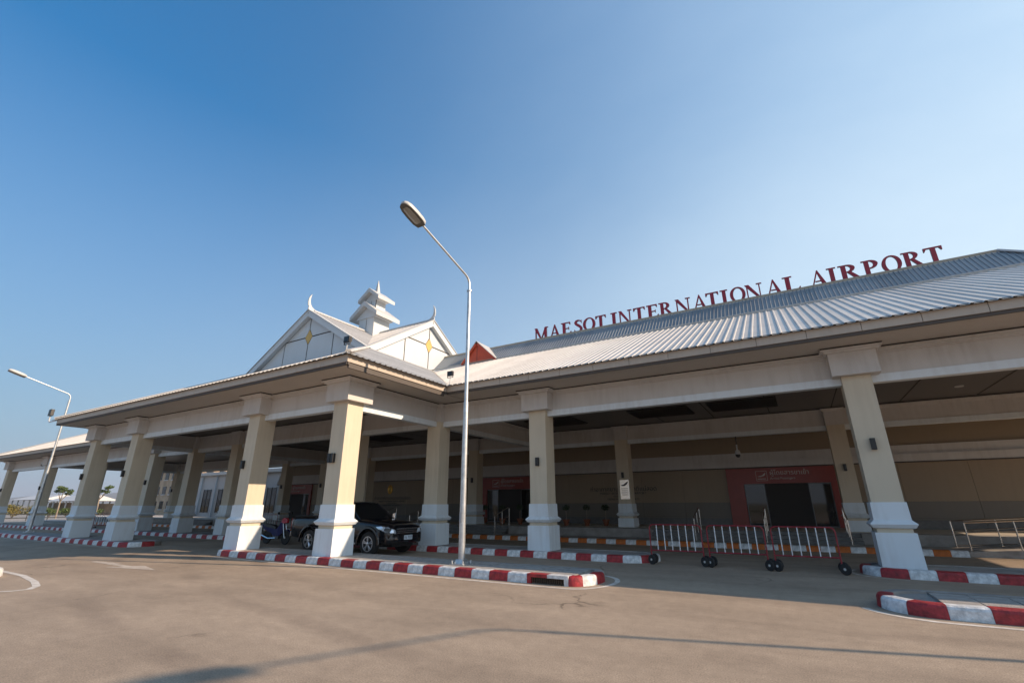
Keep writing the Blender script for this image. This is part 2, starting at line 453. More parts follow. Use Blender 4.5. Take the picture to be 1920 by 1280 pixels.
# ------------------------------------------------------------------ ground
MB().add([(-6000, -6000, -0.03), (6000, -6000, -0.03), (6000, 6000, -0.03), (-6000, 6000, -0.03)], [(0, 1, 2, 3)]).build('ground', EARTH)['kind'] = 'structure'
g = MB()
nx, ny = 1, 1
g.add([(-75, -40, 0), (60, -40, 0), (60, 46, 0), (-75, 46, 0)], [(0, 1, 2, 3)])
g.build('road', MATS['asphalt'])['kind'] = 'structure'
# far car park and pale service road beyond the left wing
MB().add([(-140, -60, -0.012), (-74.9, -60, -0.012), (-74.9, 60, -0.012), (-140, 60, -0.012)], [(0, 1, 2, 3)]).build('service_road', CONC)['kind'] = 'structure'

# ------------------------------------------------------------------ kerbed islands
KH, KW = 0.19, 0.24
kprof = [(0, 0), (0.012, KH - 0.055), (0.03, KH - 0.018), (0.065, KH), (KW, KH), (KW, 0)]   # (depth behind face, z)
KLEN = 0.492
_ks = {}
def kerb_src(mname, m, L):
    key = (mname, round(L, 3))
    if key not in _ks:
        me = D.meshes.new('kerb_stone')
        b = MB()
        b.rings([[(x, d, z) for d, z in kprof] for x in (0.002, L * 0.5, L - 0.002)])
        me.from_pydata(b.v, [], b.f); me.materials.append(m)
        bm = bmesh.new(); bm.from_mesh(me); bmesh.ops.recalc_face_normals(bm, faces=bm.faces); bm.to_mesh(me); bm.free()
        _ks[key] = me
    return _ks[key]
def kerb_run(parent, p0, p1, cols, L=KLEN, start=0, skip=()):
    """straight run of painted kerb stones from p0 to p1, face to the right-hand side when looking from p0 to p1"""
    p0, p1 = Vector(p0), Vector(p1); n = max(1, round((p1 - p0).length / L)); l = (p1 - p0).length / n
    a = math.atan2(p1.y - p0.y, p1.x - p0.x)
    for i in range(n):
        if i in skip: continue
        nm, m = cols[(i + start) % 2]
        o = D.objects.new('kerb_stone', kerb_src(nm, m, l))
        q = p0 + (p1 - p0) * (i / n)
        o.location = (q.x, q.y, random.uniform(-0.004, 0.002)); o.rotation_euler = (0, 0, a + random.uniform(-0.004, 0.004))
        link(o); par(o, parent)
    return n
def kerb_arc(parent, c, r, a0, a1, n, cols, start=0, rx=None):
    rx = rx or r
    for i in range(n):
        nm, m = cols[(i + start) % 2]
        b = MB(); k = 6; rings = []
        for j in range(k + 1):
            a = a0 + (a1 - a0) * (i + 0.004 + (j / k) * 0.992) / n
            rings.append([(c[0] + (rx - d) * math.cos(a), c[1] + (r - d) * math.sin(a), z) for d, z in kprof])
        b.rings(rings)
        b.build('kerb_stone', m, parent, smooth=True)
RW = [('r', KRED), ('w', KWHITE)]
WR = [('w', KWHITE), ('r', KRED)]
OW = [('o', KORANGE), ('w', KWHITE)]

def slabs(parent, x0, x1, y0, y1, sx, sy, z, t=0.04):
    nx = int(round((x1 - x0) / sx)); ny = int(round((y1 - y0) / sy)); lx = (x1 - x0) / nx; ly = (y1 - y0) / ny
    b = MB().box(0.008, lx - 0.008, 0.008, ly - 0.008, 0, t)
    src = b.build('paving_slab', PAVE, parent, loc=(x0, y0, z - t))
    for i in range(nx):
        for j in range(ny):
            if i == 0 and j == 0: continue
            inst(src, parent, (x0 + i * lx, y0 + j * ly, z - t + random.uniform(-0.006, 0.004)))

def island(name, xa, xb, y0, y1, cols_end, round_l, round_r, slabs_on=True, start=0, skip=(), backkerb=True, rxr=None):
    """kerbed pavement strip, front face at y0; rounded ends where asked"""
    e = MB()
    rr = (y1 - y0) / 2; cy = (y0 + y1) / 2
    rxr = rxr or rr
    ax = xa + (rr if round_l else 0); bx = xb - (rxr if round_r else 0)
    outline = []
    ins = KW - 0.02
    if round_r: outline += [(bx + (rxr - ins) * math.cos(a), cy + (rr - ins) * math.sin(a)) for a in [R(-90 + 180 * k / 14) for k in range(15)]]
    else: outline += [(bx, y0 + ins), (bx, y1 - ins)]
    if round_l: outline += [(ax + (rr - ins) * math.cos(a), cy + (rr - ins) * math.sin(a)) for a in [R(90 + 180 * k / 14) for k in range(15)]]
    else: outline += [(ax, y1 - ins), (ax, y0 + ins)]
    e.prism(outline, lambda u, v, d: (u, v, d), -0.02, KH - (0.045 if slabs_on else 0.02))
    base = e.build(name, CONC); base['kind'] = 'structure'
    n = kerb_run(base, (ax, y0, 0), (bx, y0, 0), RW, start=start, skip=skip)
    if round_r:
        kerb_arc(base, (bx, cy), rr, R(-90), R(20), 3, RW, start=(start + n) % 2, rx=rxr)
        kerb_arc(base, (bx, cy), rr, R(20), R(90), 1, [('c', CONC)] * 2, rx=rxr)
    plain = [('c', CONC), ('c', CONC)]
    if backkerb: kerb_run(base, (bx, y1, 0), (ax, y1, 0), plain, L=1.0)
    if round_l:
        kerb_arc(base, (ax, cy), rr, R(160), R(270), 3, RW, start=(start + 1) % 2)
        kerb_arc(base, (ax, cy), rr, R(90), R(160), 1, [('c', CONC)] * 2)
    if slabs_on:
        slabs(base, ax, bx, y0 + KW + 0.01, y1 - KW - 0.01, 0.5, 0.42, KH - 0.008)
    return base, ax, bx, rr, cy

KA0, KA1 = 9.98, 11.55
KB0, KB1 = 14.58, 16.30
# drain inlet sits in the front kerb near the right end of the middle island: leave two stones out there
ia, ia_ax, ia_bx, ia_r, ia_cy = island('pavement', -18.15, -4.05, KA0, KA1, None, True, True, start=0, skip=(24, 25), rxr=.45)
n_ia = 26
island('pavement', 0.80, 26.0, KA0, KA1, None, True, False, start=1)
island('pavement', -75.0, -24.2, KA0, KA1, None, False, True, slabs_on=False, start=0)
island('pavement', -18.5, -3.95, KB0, KB1, None, True, True, slabs_on=False, start=1)
island('pavement', 0.95, 22.0, KB0, KB1, None, True, False, slabs_on=False, start=1)
island('pavement', -75.0, -23.6, KB0, KB1, None, False, True, slabs_on=False, start=1)

# drain inlet with its grate
nst = max(1, round((ia_bx - ia_ax) / KLEN)); lst = (ia_bx - ia_ax) / nst
gx0, gx1 = ia_ax + 24 * lst, ia_ax + 26 * lst
dr = empty('drain_inlet', ((gx0 + gx1) / 2, KA0 + 0.1, 0))
tag(dr, 'iron drain grate set into the red and white kerb near the lamp post', 'drain')
b = MB(); b.cur = 0
b.box(gx0 + .003, (gx0 + gx1) / 2, KA0 + .004, KA0 + KW, 0.125, KH)
b.box(gx0 + .003, gx0 + .10, KA0 + .004, KA0 + KW, 0, 0.1248)
b.cur = 1
b.box((gx0 + gx1) / 2 + .001, gx1 - .003, KA0 + .004, KA0 + KW, 0.125, KH)
b.box(gx1 - .10, gx1 - .003, KA0 + .004, KA0 + KW, 0, 0.1248)
b.build('lintel', [KRED, KWHITE], dr)
MB().box(gx0 + .102, gx1 - .102, KA0 + .17, KA0 + KW - .002, 0.0, 0.124).build('inlet_back', GROOVE, dr)
gb = MB().box(-.009, .009, 0, .03, 0.002, .122).build('grate_bar', mat('rusty_iron', (0.10, 0.065, 0.04), 0.8, var=0.4), dr, loc=(gx0 + .13, KA0 + .03, 0))
for k in range(1, 15): inst(gb, dr, (gx0 + .13 + k * (gx1 - gx0 - .26) / 14, KA0 + .03, 0))

# orange and white kerb with the raised walkway behind it
wk = MB().box(-75, 26, 21.04 + KW - .01, 24.2, -0.02, 0.145).build('walkway', PAVE); wk['kind'] = 'structure'
okprof = kprof
kerb_run(wk, (-60, 21.04, -0.04), (4.25, 21.04, -0.04), OW, L=0.44, start=0)

# platform in front of the doors, with flights of steps
pl = empty('entrance_platform'); pl['kind'] = 'structure'
plat_segs = [(-72, -46.0), (-40.4, -20.2), (-14.2, -6.15), (1.75, 20)]
plat_segs = [(-72, -47.0), (-42.5, -30.2), (-24.4, -20.6), (-13.9, -6.15), (1.75, 20)]
st_gaps = [(-47.0, -42.5), (-30.2, -24.4), (-20.6, -13.9), (-6.15, 1.75)]
MB().box(-72, 20, 24.0, YW + 0.2, 0.10, PLAT).build('platform_slab', mat('pale_tile', (0.58, 0.52, 0.44), 0.5, var=0.15), pl)
for a, c in plat_segs:
    MB().box(a, c, 23.3, 23.998, 0.10, PLAT - .002).build('platform_edge', CONC, pl)
for a, c in st_gaps:
    for k in range(3):
        MB().box(a + .01, c - .01, 22.75 + 0.33 * k, 23.999, 0.10 + .001 * k, 0.145 + 0.128 * (k + 1) - 0.004 * (k == 2)).build('step', GRANITE, pl)

# ------------------------------------------------------------------ painted road markings
def sheet(name, polys, m, z):
    b = MB()
    for p in polys: b.add([(x, y, z) for x, y in p], [tuple(range(len(p)))])
    o = b.build(name, m); o['kind'] = 'structure'; return o
def strip(path, w):
    ps = [Vector((x, y)) for x, y in path]; out = []
    L_, R_ = [], []
    for i, p in enumerate(ps):
        t = (ps[min(i + 1, len(ps) - 1)] - ps[max(i - 1, 0)]).normalized(); n = Vector((-t.y, t.x))
        L_.append(p + n * w / 2); R_.append(p - n * w / 2)
    for i in range(len(ps) - 1): out.append([tuple(R_[i]), tuple(R_[i + 1]), tuple(L_[i + 1]), tuple(L_[i])])
    return out
def arc(c, r, a0, a1, n=14): return [(c[0] + r * math.cos(R(a0 + (a1 - a0) * k / n)), c[1] + r * math.sin(R(a0 + (a1 - a0) * k / n))) for k in range(n + 1)]
off = 0.27
sheet('road_marking', strip([(-17.3, KA0 - off), (ia_bx, KA0 - off)] + [(ia_bx + (.45 + off) * math.cos(R(t)), ia_cy + (ia_r + off) * math.sin(R(t))) for t in range(-84, 91, 12)], 0.11), LINEW, 0.004)
sheet('road_marking', strip(arc((0.80 + ia_r, ia_cy), ia_r + off, 200, 269) + [(1.6, KA0 - off), (26, KA0 - off)], 0.11), LINEW, 0.004)
sheet('road_marking', strip(arc((0.95 + .86, 15.44), .86 + .2, 150, 268), 0.08), LINEOLD, 0.004)
sheet('road_marking', strip([(-75, KA0 - off), (-25, KA0 - off)], 0.10), LINEOLD, 0.004)
ar = [(-19.3, 7.10), (-17.0, 7.02), (-17.25, 6.72), (-15.2, 7.08), (-16.6, 7.42), (-16.85, 7.20), (-18.0, 7.22), (-17.9, 7.40), (-19.3, 7.24)]
sheet('road_marking', [ar], LINEOLD, 0.004)
for y in (18.6,):
    for k in range(14): sheet('road_marking', [[(-20 + 2.4 * k, y - .05), (-18.8 + 2.4 * k, y - .05), (-18.8 + 2.4 * k, y + .05), (-20 + 2.4 * k, y + .05)]], LINEOLD, 0.004)
# nose of the traffic island at the left edge of the picture
il = MB()
nose = arc((-17.6, 4.12), 0.42, -90, 90, 10)
il.prism([(x, y) for x, y in nose] + [(-26, 4.54), (-26, 3.70)], lambda u, v, d: (u, v, d), -.02, 0.15)
ilo = il.build('pavement', CONC); ilo['kind'] = 'structure'
BW = [('k', BLACK), ('w', KWHITE)]
kerb_arc(ilo, (-17.6, 4.12), 0.60, R(-90), R(90), 3, BW, start=1)
kerb_run(ilo, (-26, 3.52, 0), (-17.6, 3.52, 0), BW, start=0)
kerb_run(ilo, (-17.6, 4.72, 0), (-26, 4.72, 0), BW, start=0)
sheet('road_marking', strip([(-26, 3.1)] + [(-17.2, 3.12), (-15.6, 3.28), (-14.55, 3.62), (-14.12, 4.0), (-14.12, 4.28), (-14.5, 4.5), (-15.4, 4.72), (-17.0, 4.95), (-26, 5.1)], 0.13), LINEW, 0.004)

# ------------------------------------------------------------------ the terminal
T = empty('airport_terminal', (CXP, YW, 0))
tag(T, 'long airport terminal with pillared canopy, ribbed metal roof and gabled porch', 'building')

# --- columns: shaft > base, capital, wall light
def col_shaft(z0):
    return MB().box(-.329, .329, -.329, .329, 1.64, 4.84)
col_src = col_shaft(0).build('column', CREAM, T, loc=(X7, YB, 0))
def col_parts(c, zb, cap=True, light=None, capmesh={}, basemesh={}):
    loc = wm(c).translation
    if zb not in basemesh:
        b = MB(); b.cur = 0
        b.frustum(0, 0, [(.415, zb), (.405, .945)])
        b.frustum(0, 0, [(.375, 1.042), (.415, 1.055), (.465, 1.135), (.455, 1.152), (.372, 1.232), (.362, 1.64)])
        b.cur = 1
        b.frustum(0, 0, [(.352, .9455), (.352, 1.0415)])
        o = b.build('column_base', [WHITE, CREAM]); basemesh[zb] = o; o.location = loc; par(o, c)
    else: inst(basemesh[zb], c, loc)
    if cap:
        if 'c' not in capmesh:
            b = MB()
            b.frustum(0, 0, [(.535, 4.845), (.535, 5.455)])
            b.frustum(0, 0, [(.56, 5.4555), (.60, 5.47), (.62, 5.50), (.62, 5.515), (.68, 5.53), (.70, 5.555)]); b.cur = 1; b.frustum(0, 0, [(.685, 5.5555), (.685, 5.599)])  # top band coloured dark for the recess shade under the soffit
            o = b.build('capital', [BEAMC, GROOVE]); capmesh['c'] = o; o.location = loc; par(o, c)
        else: inst(capmesh['c'], c, loc)
    else:
        if 's' not in capmesh:
            b = MB(); b.frustum(0, 0, [(.345, 4.845), (.345, 5.455)]); b.frustum(0, 0, [(.40, 5.4555), (.44, 5.555)])
            o = b.build('capital', BEAMC); capmesh['s'] = o; o.location = loc; par(o, c)
        else: inst(capmesh['s'], c, loc)
    for dx, dy in (light or []):
        if 'l' not in capmesh:
            b = MB().box(-.055, .055, -.11, -.001, -.14, .14); b.box(-.03, .03, -.0005, .02, -.05, .05)
            b.box(-.045, .045, -.10, -.02, -.146, -.1405)
            o = b.build('wall_light', BLACK); capmesh['l'] = o
        o = capmesh['l'] if capmesh['l'].parent is None else capmesh['l'].copy()
        if capmesh['l'].parent is not None:
            o.parent = None; link(o)
        if dy: o.location = (loc.x + dx, loc.y - .329 - .002, 3.04); o.rotation_euler = (0, 0, 0)
        else: o.location = (loc.x - .331, loc.y + dx, 3.04); o.rotation_euler = (0, 0, R(-90))
        par(o, c)
first = [True]
def column(x, y, zb=0.15, cap=True, light=None):
    if first[0]: c = col_src; first[0] = False; c.parent = None; c.location = (x, y, 0); par(c, T)
    else: c = inst(col_src, T, (x, y, 0))
    col_parts(c, zb, cap, light)
    return c
F = [(0, 1)]
for x in (X7, X6): column(x, YB, light=F)
column(X8, YB, light=F)
column(X4, YB, cap=False)
column(X1, YB, cap=False)
for x in ROWB_L: column(x, YB, light=F)
column(X4, YA, light=[(-.17, 1), (-.03, 1)])
for x in (X3, X2, X1): column(x, YA, light=[(-.17, 1)])
for x in (X3, X2): column(x, YB, cap=False)
for x in (X7, X6, X4, X3, X2, X1, X8): column(x, YC, zb=PLAT, cap=False, light=F)
for x in (-36.1, -44.0, -53.3): column(x, YC, zb=PLAT, cap=False, light=F)

# --- beams (strip, frieze, cornice) butted between shafts
def beam(x0, y0, x1, y1):
    horiz = abs(x1 - x0) > abs(y1 - y0)
    b = MB()
    def seg(h, z0, z1, e=0.0):
        if horiz: b.box(x0 - e, x1 + e, y0 - h, y0 + h, z0, z1)
        else: b.box(x0 - h, x0 + h, y0 - e, y1 + e, z0, z1)
    seg(.10, 4.86, 5.42)
    o = b.build('beam', BEAMC, T)
    b = MB(); seg(.135, 4.65, 4.859)
    b.build('beam_strip', WHITE, o)
    b = MB(); seg(.14, 5.421, 5.455); seg(.19, 5.4555, 5.50); seg(.25, 5.5005, 5.555)
    b.build('cornice', BEAMC, o)
    b = MB(); seg(.235, 5.5555, 5.599)
    b.build('painted_shadow_gap', GROOVE, o)  # solid dark strip, the recess shade under the soffit put into its colour
S_ = .331
def beam_row(xs, y):
    xs = sorted(xs)
    for a, c in zip(xs[:-1], xs[1:]): beam(a + S_, y, c - S_, y)
beam_row([X1, X2, X3, X4], YA)
beam_row(ROWB_L + [X1, X2, X3, X4, X6, X7, X8], YB)
beam_row([-53.3, -44.0, -36.1, X1, X2, X3, X4, X6, X7, X8], YC)
for x in (X1, X4): beam(x, YA + S_, x, YB - S_)
for x in (X8, X1, X4, -53.3): beam(x, YB + S_, x, YC - S_)

# --- soffit and ceilings
def flat(name, x0, x1, y0, y1, z, m, t=.02, parent=None): return MB().box(x0, x1, y0, y1, z, z + t).build(name, m, parent or T)
sof = flat('soffit', XE + .001, XR - .02, YE + .07, YB - .06, ZS, SOFF)
flat('soffit', XLEFT, XEL - .001, YE + .07, YB - .06, ZS, SOFF)
flat('soffit', XEL + .07, XE - .07, YEP + .07, YA - .06, ZS, SOFF)
flat('soffit', X4 + .06, XE - .07, YA - .059, YB - .06, ZS, SOFF)
flat('soffit', XEL + .07, X1 - .06, YA - .059, YB - .06, ZS, SOFF)
flat('soffit', X8 + .06, XR - .03, YB - .059, YW + 6, ZS, SOFF)
c1 = flat('ceiling', X1 - .059, X4 + .059, YA - .059, YB, ZS + .001, CEIL)
c2 = flat('ceiling', XLEFT, X8 + .059, YB + .001, YC, ZS + .002, CEIL)
flat('ceiling', -56, X8 + .059, YC + .001, YW + .3, ZS + .001, CEIL)
# panel joints and louvred vents hanging just under the boards
vent_src = None
def joint(x, y0, y1): MB().box(x - .018, x + .018, y0, y1, ZS - .012, ZS + .0005).build('ceiling_joint', GROOVE, c2)
for x in [X6 + 2.4 * k for k in range(1, 9)] + [X1 + 2.4 * k for k in range(0, 8)]:
    joint(x, YB + .45, YC - .45)
def vent(x, y, w, d):
    o = MB().box(-w / 2, w / 2, -d / 2, d / 2, -.02, .0).build('ceiling_vent', GROOVE, c2, loc=(x, y, ZS - .0005))
    b = MB()
    nl = int(d / .14)
    for k in range(nl):
        yy = -d / 2 + (k + .5) * d / nl
        b.add([(-w / 2, yy - .05, -.055), (w / 2, yy - .05, -.055), (w / 2, yy + .04, -.021), (-w / 2, yy + .04, -.021)], [(0, 1, 2, 3), (3, 2, 1, 0)])
    b.v = [tuple(Vector(p) + Vector((x, y, ZS - .0005))) for p in b.v]
    l = b.build('louvre', mat('louvre_grey', (0.26, 0.23, 0.21), 0.5), o)
for x in (X6 + 2.9, X6 + 6.3): vent(x, 21.9, 2.6, 2.2)
vent(X4 + 2.4, 21.9, 2.6, 2.2); vent(X3 + 2.3, 21.9, 2.6, 2.2); vent((X2 + X3) / 2, 21.9, 2.6, 2.2)
for x, y in [(-5.2, 18.4), (-1.0, 18.4), (3.8, 18.4), (5.6, 22.4), (-10, 18.4), (-15, 18.4), (-22, 18.4), (2.6, 17.2)]:
    MB().lathe([(.13, 0), (.13, -.03), (.10, -.032), (.10, -.012)], (x, y, ZS - .0005), 14).build('downlight', LAMPW, c2)

# --- fascia: recessed dark lip below, separate panels above
def fascia(p0, p1, nrm, plen=1.2, lift=0.0):
    """p0->p1 along the eave at z = ZS, nrm points outwards"""
    p0, p1, nrm = Vector(p0), Vector(p1), Vector(nrm); d = (p1 - p0); Lg = d.length; d.normalize()
    def bx(b, s0, s1, o0, o1, z0, z1):
        c = [p0 + d * s0 + nrm * o0, p0 + d * s1 + nrm * o0, p0 + d * s1 + nrm * o1, p0 + d * s0 + nrm * o1]
        b.rings([[(q.x, q.y, z0) for q in c], [(q.x, q.y, z1) for q in c]])
    b = MB(); bx(b, 0.0, Lg, -.10, -.035, ZS - .0005, ZF - .02)
    fo = b.build('fascia', mat('fascia_lip', (0.075, 0.06, 0.05), 0.6), T)
    n = max(1, round(Lg / plen)); l = Lg / n
    src = None
    a = math.atan2(d.y, d.x)
    for k in range(n):
        if src is None:
            bb = MB(); s = 1 if nrm.dot(Vector((d.y, -d.x, 0))) > 0 else -1
            y0, y1 = sorted((0.0, .034 * s))
            bb.box(.006, l - .006, y0, y1, .08, ZF - ZS)
            src = bb.build('fascia_panel', FASC)
            src.location = p0 - nrm * .034; src.rotation_euler = (0, 0, a)
            # outward is local -Y when s == 1
            for v in src.data.vertices: v.co.y = -v.co.y
            src.data.update()
            bm = bmesh.new(); bm.from_mesh(src.data); bmesh.ops.recalc_face_normals(bm, faces=bm.faces); bm.to_mesh(src.data); bm.free()
            par(src, fo)
        else: inst(src, fo, p0 + d * (l * k) - nrm * .034, a)
    return fo
fascia((XE, YE, ZS), (XR, YE, ZS), (0, -1, 0))
fascia((XLEFT, YE, ZS), (XEL, YE, ZS), (0, -1, 0))
fascia((XLEFT, YW - 2, ZS), (XLEFT, YE + .002, ZS), (-1, 0, 0))
fascia((XEL, YEP, ZS), (XE, YEP, ZS), (0, -1, 0))
fascia((XE, YEP + .002, ZS), (XE, YE - .002, ZS), (1, 0, 0))
MB().box(XE - .10, XE - .036, YEP + .1, YE - .1, ZS - .085, ZS - .001).build('added_shade_lip', MATS['fascia_lip'], T)  # added lip under the side eave, brings its shadow lower on the beam
fascia((XEL, YE - .002, ZS), (XEL, YEP + .002, ZS), (-1, 0, 0))
fascia((XR, YE + .002, ZS), (XR, YW + 6, ZS), (1, 0, 0))

# --- ribbed roof sheets
def ribbed(name, O, a, up, smin, smax, t0, t1, pitch, h, wb, wt, m, start=0.0, parent=None, thick=True):
    """sheet on the plane O + s*a + t*up; ribs run along `up`; t0(s), t1(s) bound each rib"""
    O, a, up = Vector(O), Vector(a).normalized(), Vector(up).normalized()
    n = a.cross(up).normalized()
    if n.z < 0: n = -n
    prof = []
    s = smin + start
    k = 0
    prof.append((smin, 0))
    while s < smax:
        for ds, hh in ((0, 0), ((wb - wt) / 2, h), ((wb + wt) / 2, h), (wb, 0)):
            if smin < s + ds < smax: prof.append((s + ds, hh))
        s += pitch
    prof.append((smax, 0))
    b = MB(); prev = None
    for s, hh in prof:
        ta, tb = t0(s), t1(s)
        if tb - ta < 0.01: prev = None; continue
        pa, pb = O + a * s + up * ta + n * hh, O + a * s + up * tb + n * hh
        b.v += [tuple(pa), tuple(pb)]; i = len(b.v) - 2
        if prev is not None: b.face([prev, i, i + 1, prev + 1])
        prev = i
    me = D.meshes.new(name); me.from_pydata(b.v, [], b.f); me.materials.append(m)
    bm = bmesh.new(); bm.from_mesh(me)
    bmesh.ops.recalc_face_normals(bm, faces=bm.faces)
    bm.normal_update()
    if sum(f.normal.dot(n) for f in bm.faces) < 0: bmesh.ops.reverse_faces(bm, faces=bm.faces)
    bm.to_mesh(me); bm.free()
    o = link(D.objects.new(name, me)); par(o, parent or T)
    return o
cs = math.hypot(1, SL)
ZR0 = ZF + 0.015
EO = 0.10                                          # sheet projects past the fascia
def main_y0(x):
    if XEL - .0 < x < XE:
        dd = min(XE - x, x - XEL)
        return YE + dd if dd < 6.0 else YST + 9
    return YE - EO
def main_y1(x):
    return min(YST, YE + (XR - x), YE + (x - XLEFT))
ro = ribbed('main_roof', (0, YE, ZR0), (1, 0, 0), (0, 1, SL), XLEFT - EO, XR + EO, lambda s: (main_y0(s) - YE) * cs, lambda s: (main_y1(s) - YE) * cs, 0.2393, 0.028, 0.075, 0.035, ROOF, start=.05)
tag(ro, 'pale ribbed metal sheet roof of the long canopy')
# end hip facing +X and back slope
ribbed('hip_roof', (XR, 0, ZR0), (0, 1, 0), (-1, 0, SL), YE - EO, YW + 6, lambda s: -EO * cs, lambda s: max(0, min(s - YE, YST - YE)) * cs, 0.2393, 0.028, 0.075, 0.035, ROOF)
# porch skirt roofs
KS = 6.008                                         # plan depth of the skirt
ribbed('porch_roof', (0, YEP, ZR0), (1, 0, 0), (0, 1, SL * 1.04), XEL - .2, XE + .2, lambda s: -EO * cs, lambda s: max(-EO * .999, min(KS, XE - s, s - XEL)) * cs, 0.2393, 0.028, 0.075, 0.035, ROOF, start=.1)
ribbed('porch_roof', (XE, 0, ZR0), (0, 1, 0), (-1, 0, SL * 1.04), YEP - .2, YST, lambda s: max(-.17, s - YE) * cs, lambda s: max(-.16, min(KS, s - YEP)) * cs, 0.2393, 0.028, 0.075, 0.035, ROOF, start=.1)
ribbed('porch_roof', (XEL, 0, ZR0), (0, 1, 0), (1, 0, SL * 1.04), YEP - .2, YST, lambda s: max(-.17, s - YE) * cs, lambda s: max(-.16, min(KS, s - YEP)) * cs, 0.2393, 0.028, 0.075, 0.035, ROOF, start=.1)
ZG = ZR0 + SL * 1.04 * KS                          # level of the gable sills
# dark closing strip under the rib ends
for (xa, xb, y) in ((XE, XR, YE), (XLEFT, XEL, YE), (XEL, XE, YEP)):
    MB().box(xa, xb, y - .03, y + .05, ZF - .018, ZR0 + .004).build('eave_closer', GROOVE, T)
MB().box(XE - .05, XE + .03, YEP, YE, ZF - .018, ZR0 + .004).build('eave_closer', GROOVE, T)
# hip cappings
def bar(name, p, q, w, hgt, m, parent=None):
    p, q = Vector(p), Vector(q); d = (q - p).normalized(); s = d.cross(Vector((0, 0, 1))).normalized(); u = s.cross(d)
    rings = [[c + s * w / 2 * a + u * b_ for a, b_ in ((-1, 0), (1, 0), (.6, hgt), (-.6, hgt))] for c in (p, q)]
    return MB().rings(rings).build(name, m, parent or T)
bar('hip_cap', (XE + .08, YEP - .08, ZR0), (XE - KS, YEP + KS, ZG), .20, .07, ROOF)
bar('hip_cap', (XEL - .08, YEP - .08, ZR0), (XEL + KS, YEP + KS, ZG), .20, .07, ROOF)
bar('valley_flashing', (XE - .05, YE + .05, ZR0 + .01), (XE - KS, YE + KS, ZG), .22, .03, BROWNCAP)
bar('hip_cap', (XR + .08, YE - .08, ZR0), (XR - (YST - YE), YST, ZST), .20, .07, ROOF)

# step flashing and steep upper roof with its ridge
XRT = XR - (YST - YE); XLT = XLEFT + (YST - YE)
bar('hip_cap', (XLEFT - .08, YE - .08, ZR0), (XLT, YST, ZST), .20, .07, ROOF)
fl = MB(); fl.box(XLT, XRT, YST - .01, YST + .09, ZST + .0, ZST + .052); fl.box(XLT, XRT, YST - .03, YST + .02, ZST + .053, ZST + .085)
fl.build('step_flashing', LAMPW, T)
MB().box(XLT, XRT, YST + .03, YST + .088, ZST - .3, ZST - .001).build('flashing_back', GROOVE, T)
XRG = XRT - (YRG - YST)
ribbed('upper_roof', (0, YST + .08, ZST + .07), (1, 0, 0), (0, 1, 1), XLT - .05, XRT + .05, lambda s: 0, lambda s: max(0, min(YRG - YST - .08, XRT + .05 - s, s - XLT + .05)) * math.sqrt(2), 0.147, 0.03, 0.05, 0.018, ROOF2)
ZRG2 = ZST + .07 + (YRG - YST - .08)
bar('ridge_hip_cap', (XRG, YRG, ZRG2 + .02), (XRT + .1, YST + .03, ZST + .07), .13, .07, LAMPW)
MB().box(XLT + 1.1, XRG + .03, YRG - .05, YRG + .02, ZRG2 - .06, ZRG2 + .065).build('ridge_cap', BROWNCAP, T)
MB().box(XLT + 1.1, XRG + .03, YRG - .07, YRG - .051, ZRG2 - .075, ZRG2 - .045).build('ridge_drip', LAMPW, T)
# back slopes and terminal hall behind
b = MB()
b.add([(XLT + 1.1, YRG + .05, ZRG2), (XRG, YRG + .05, ZRG2), (XR, YW + 6.1, 6.2), (XLEFT, YW - 2, 6.0)], [(0, 1, 2, 3)])
b.add([(XRG, YRG + .06, ZRG2 - .01), (XRT, YST + .05, ZST), (XR, YST + .05, ZR0 + .02), (XR, YW + 6, 6.15)], [(0, 1, 2, 3)])
b.build('back_roof', ROOF, T)
b = MB(); b.box(-41.5, 13.9, YW + .31, 46, 0, 6.1); b.build('hall', WALLB, T)

# --- red dormer on the step
dx0, dx1, dxm, dzt = -15.15, -12.85, -14.12, ZST + 1.22
dm = MB().prism([(dx0 + .12, ZST + .07), (dx1 - .12, ZST + .07), (dxm, dzt - .12)], lambda u, v, d: (u, d, v), YST + .0, YST + .02).build('dormer', REDP, T)
for (a, c) in (((dx0, ZST + .05), (dxm, dzt)), ((dxm, dzt), (dx1, ZST + .05))):
    (xa, za), (xb, zb) = a, c
    nn = Vector((-(zb - za), xb - xa)).normalized()
    q = [(xa, za), (xb, zb), (xb - nn.x * .12, zb - nn.y * .12), (xa - nn.x * .12, za - nn.y * .12)]
    MB().prism(q, lambda u, v, d: (u, d, v), YST - .10, YST + .03).build('barge_board', REDP, dm)
    q = [(xa, za + .001), (xb, zb + .001), (xb, zb + .04), (xa, za + .04)]
    MB().prism(q, lambda u, v, d: (u, d, v), YST - .12, YRG + .2).build('dormer_roof', ROOF, dm)
MB().box(dxm - .012, dxm + .012, YST - .006, YST - .001, ZST + .08, dzt - .25).build('panel_joint', GROOVE, dm)
MB().box(dx0, dx1, YST - .10, YST - .031, ZST + .054, ZST + .08).build('dormer_sill', mat('red_sill', (0.5, 0.22, 0.16), 0.5), dm)

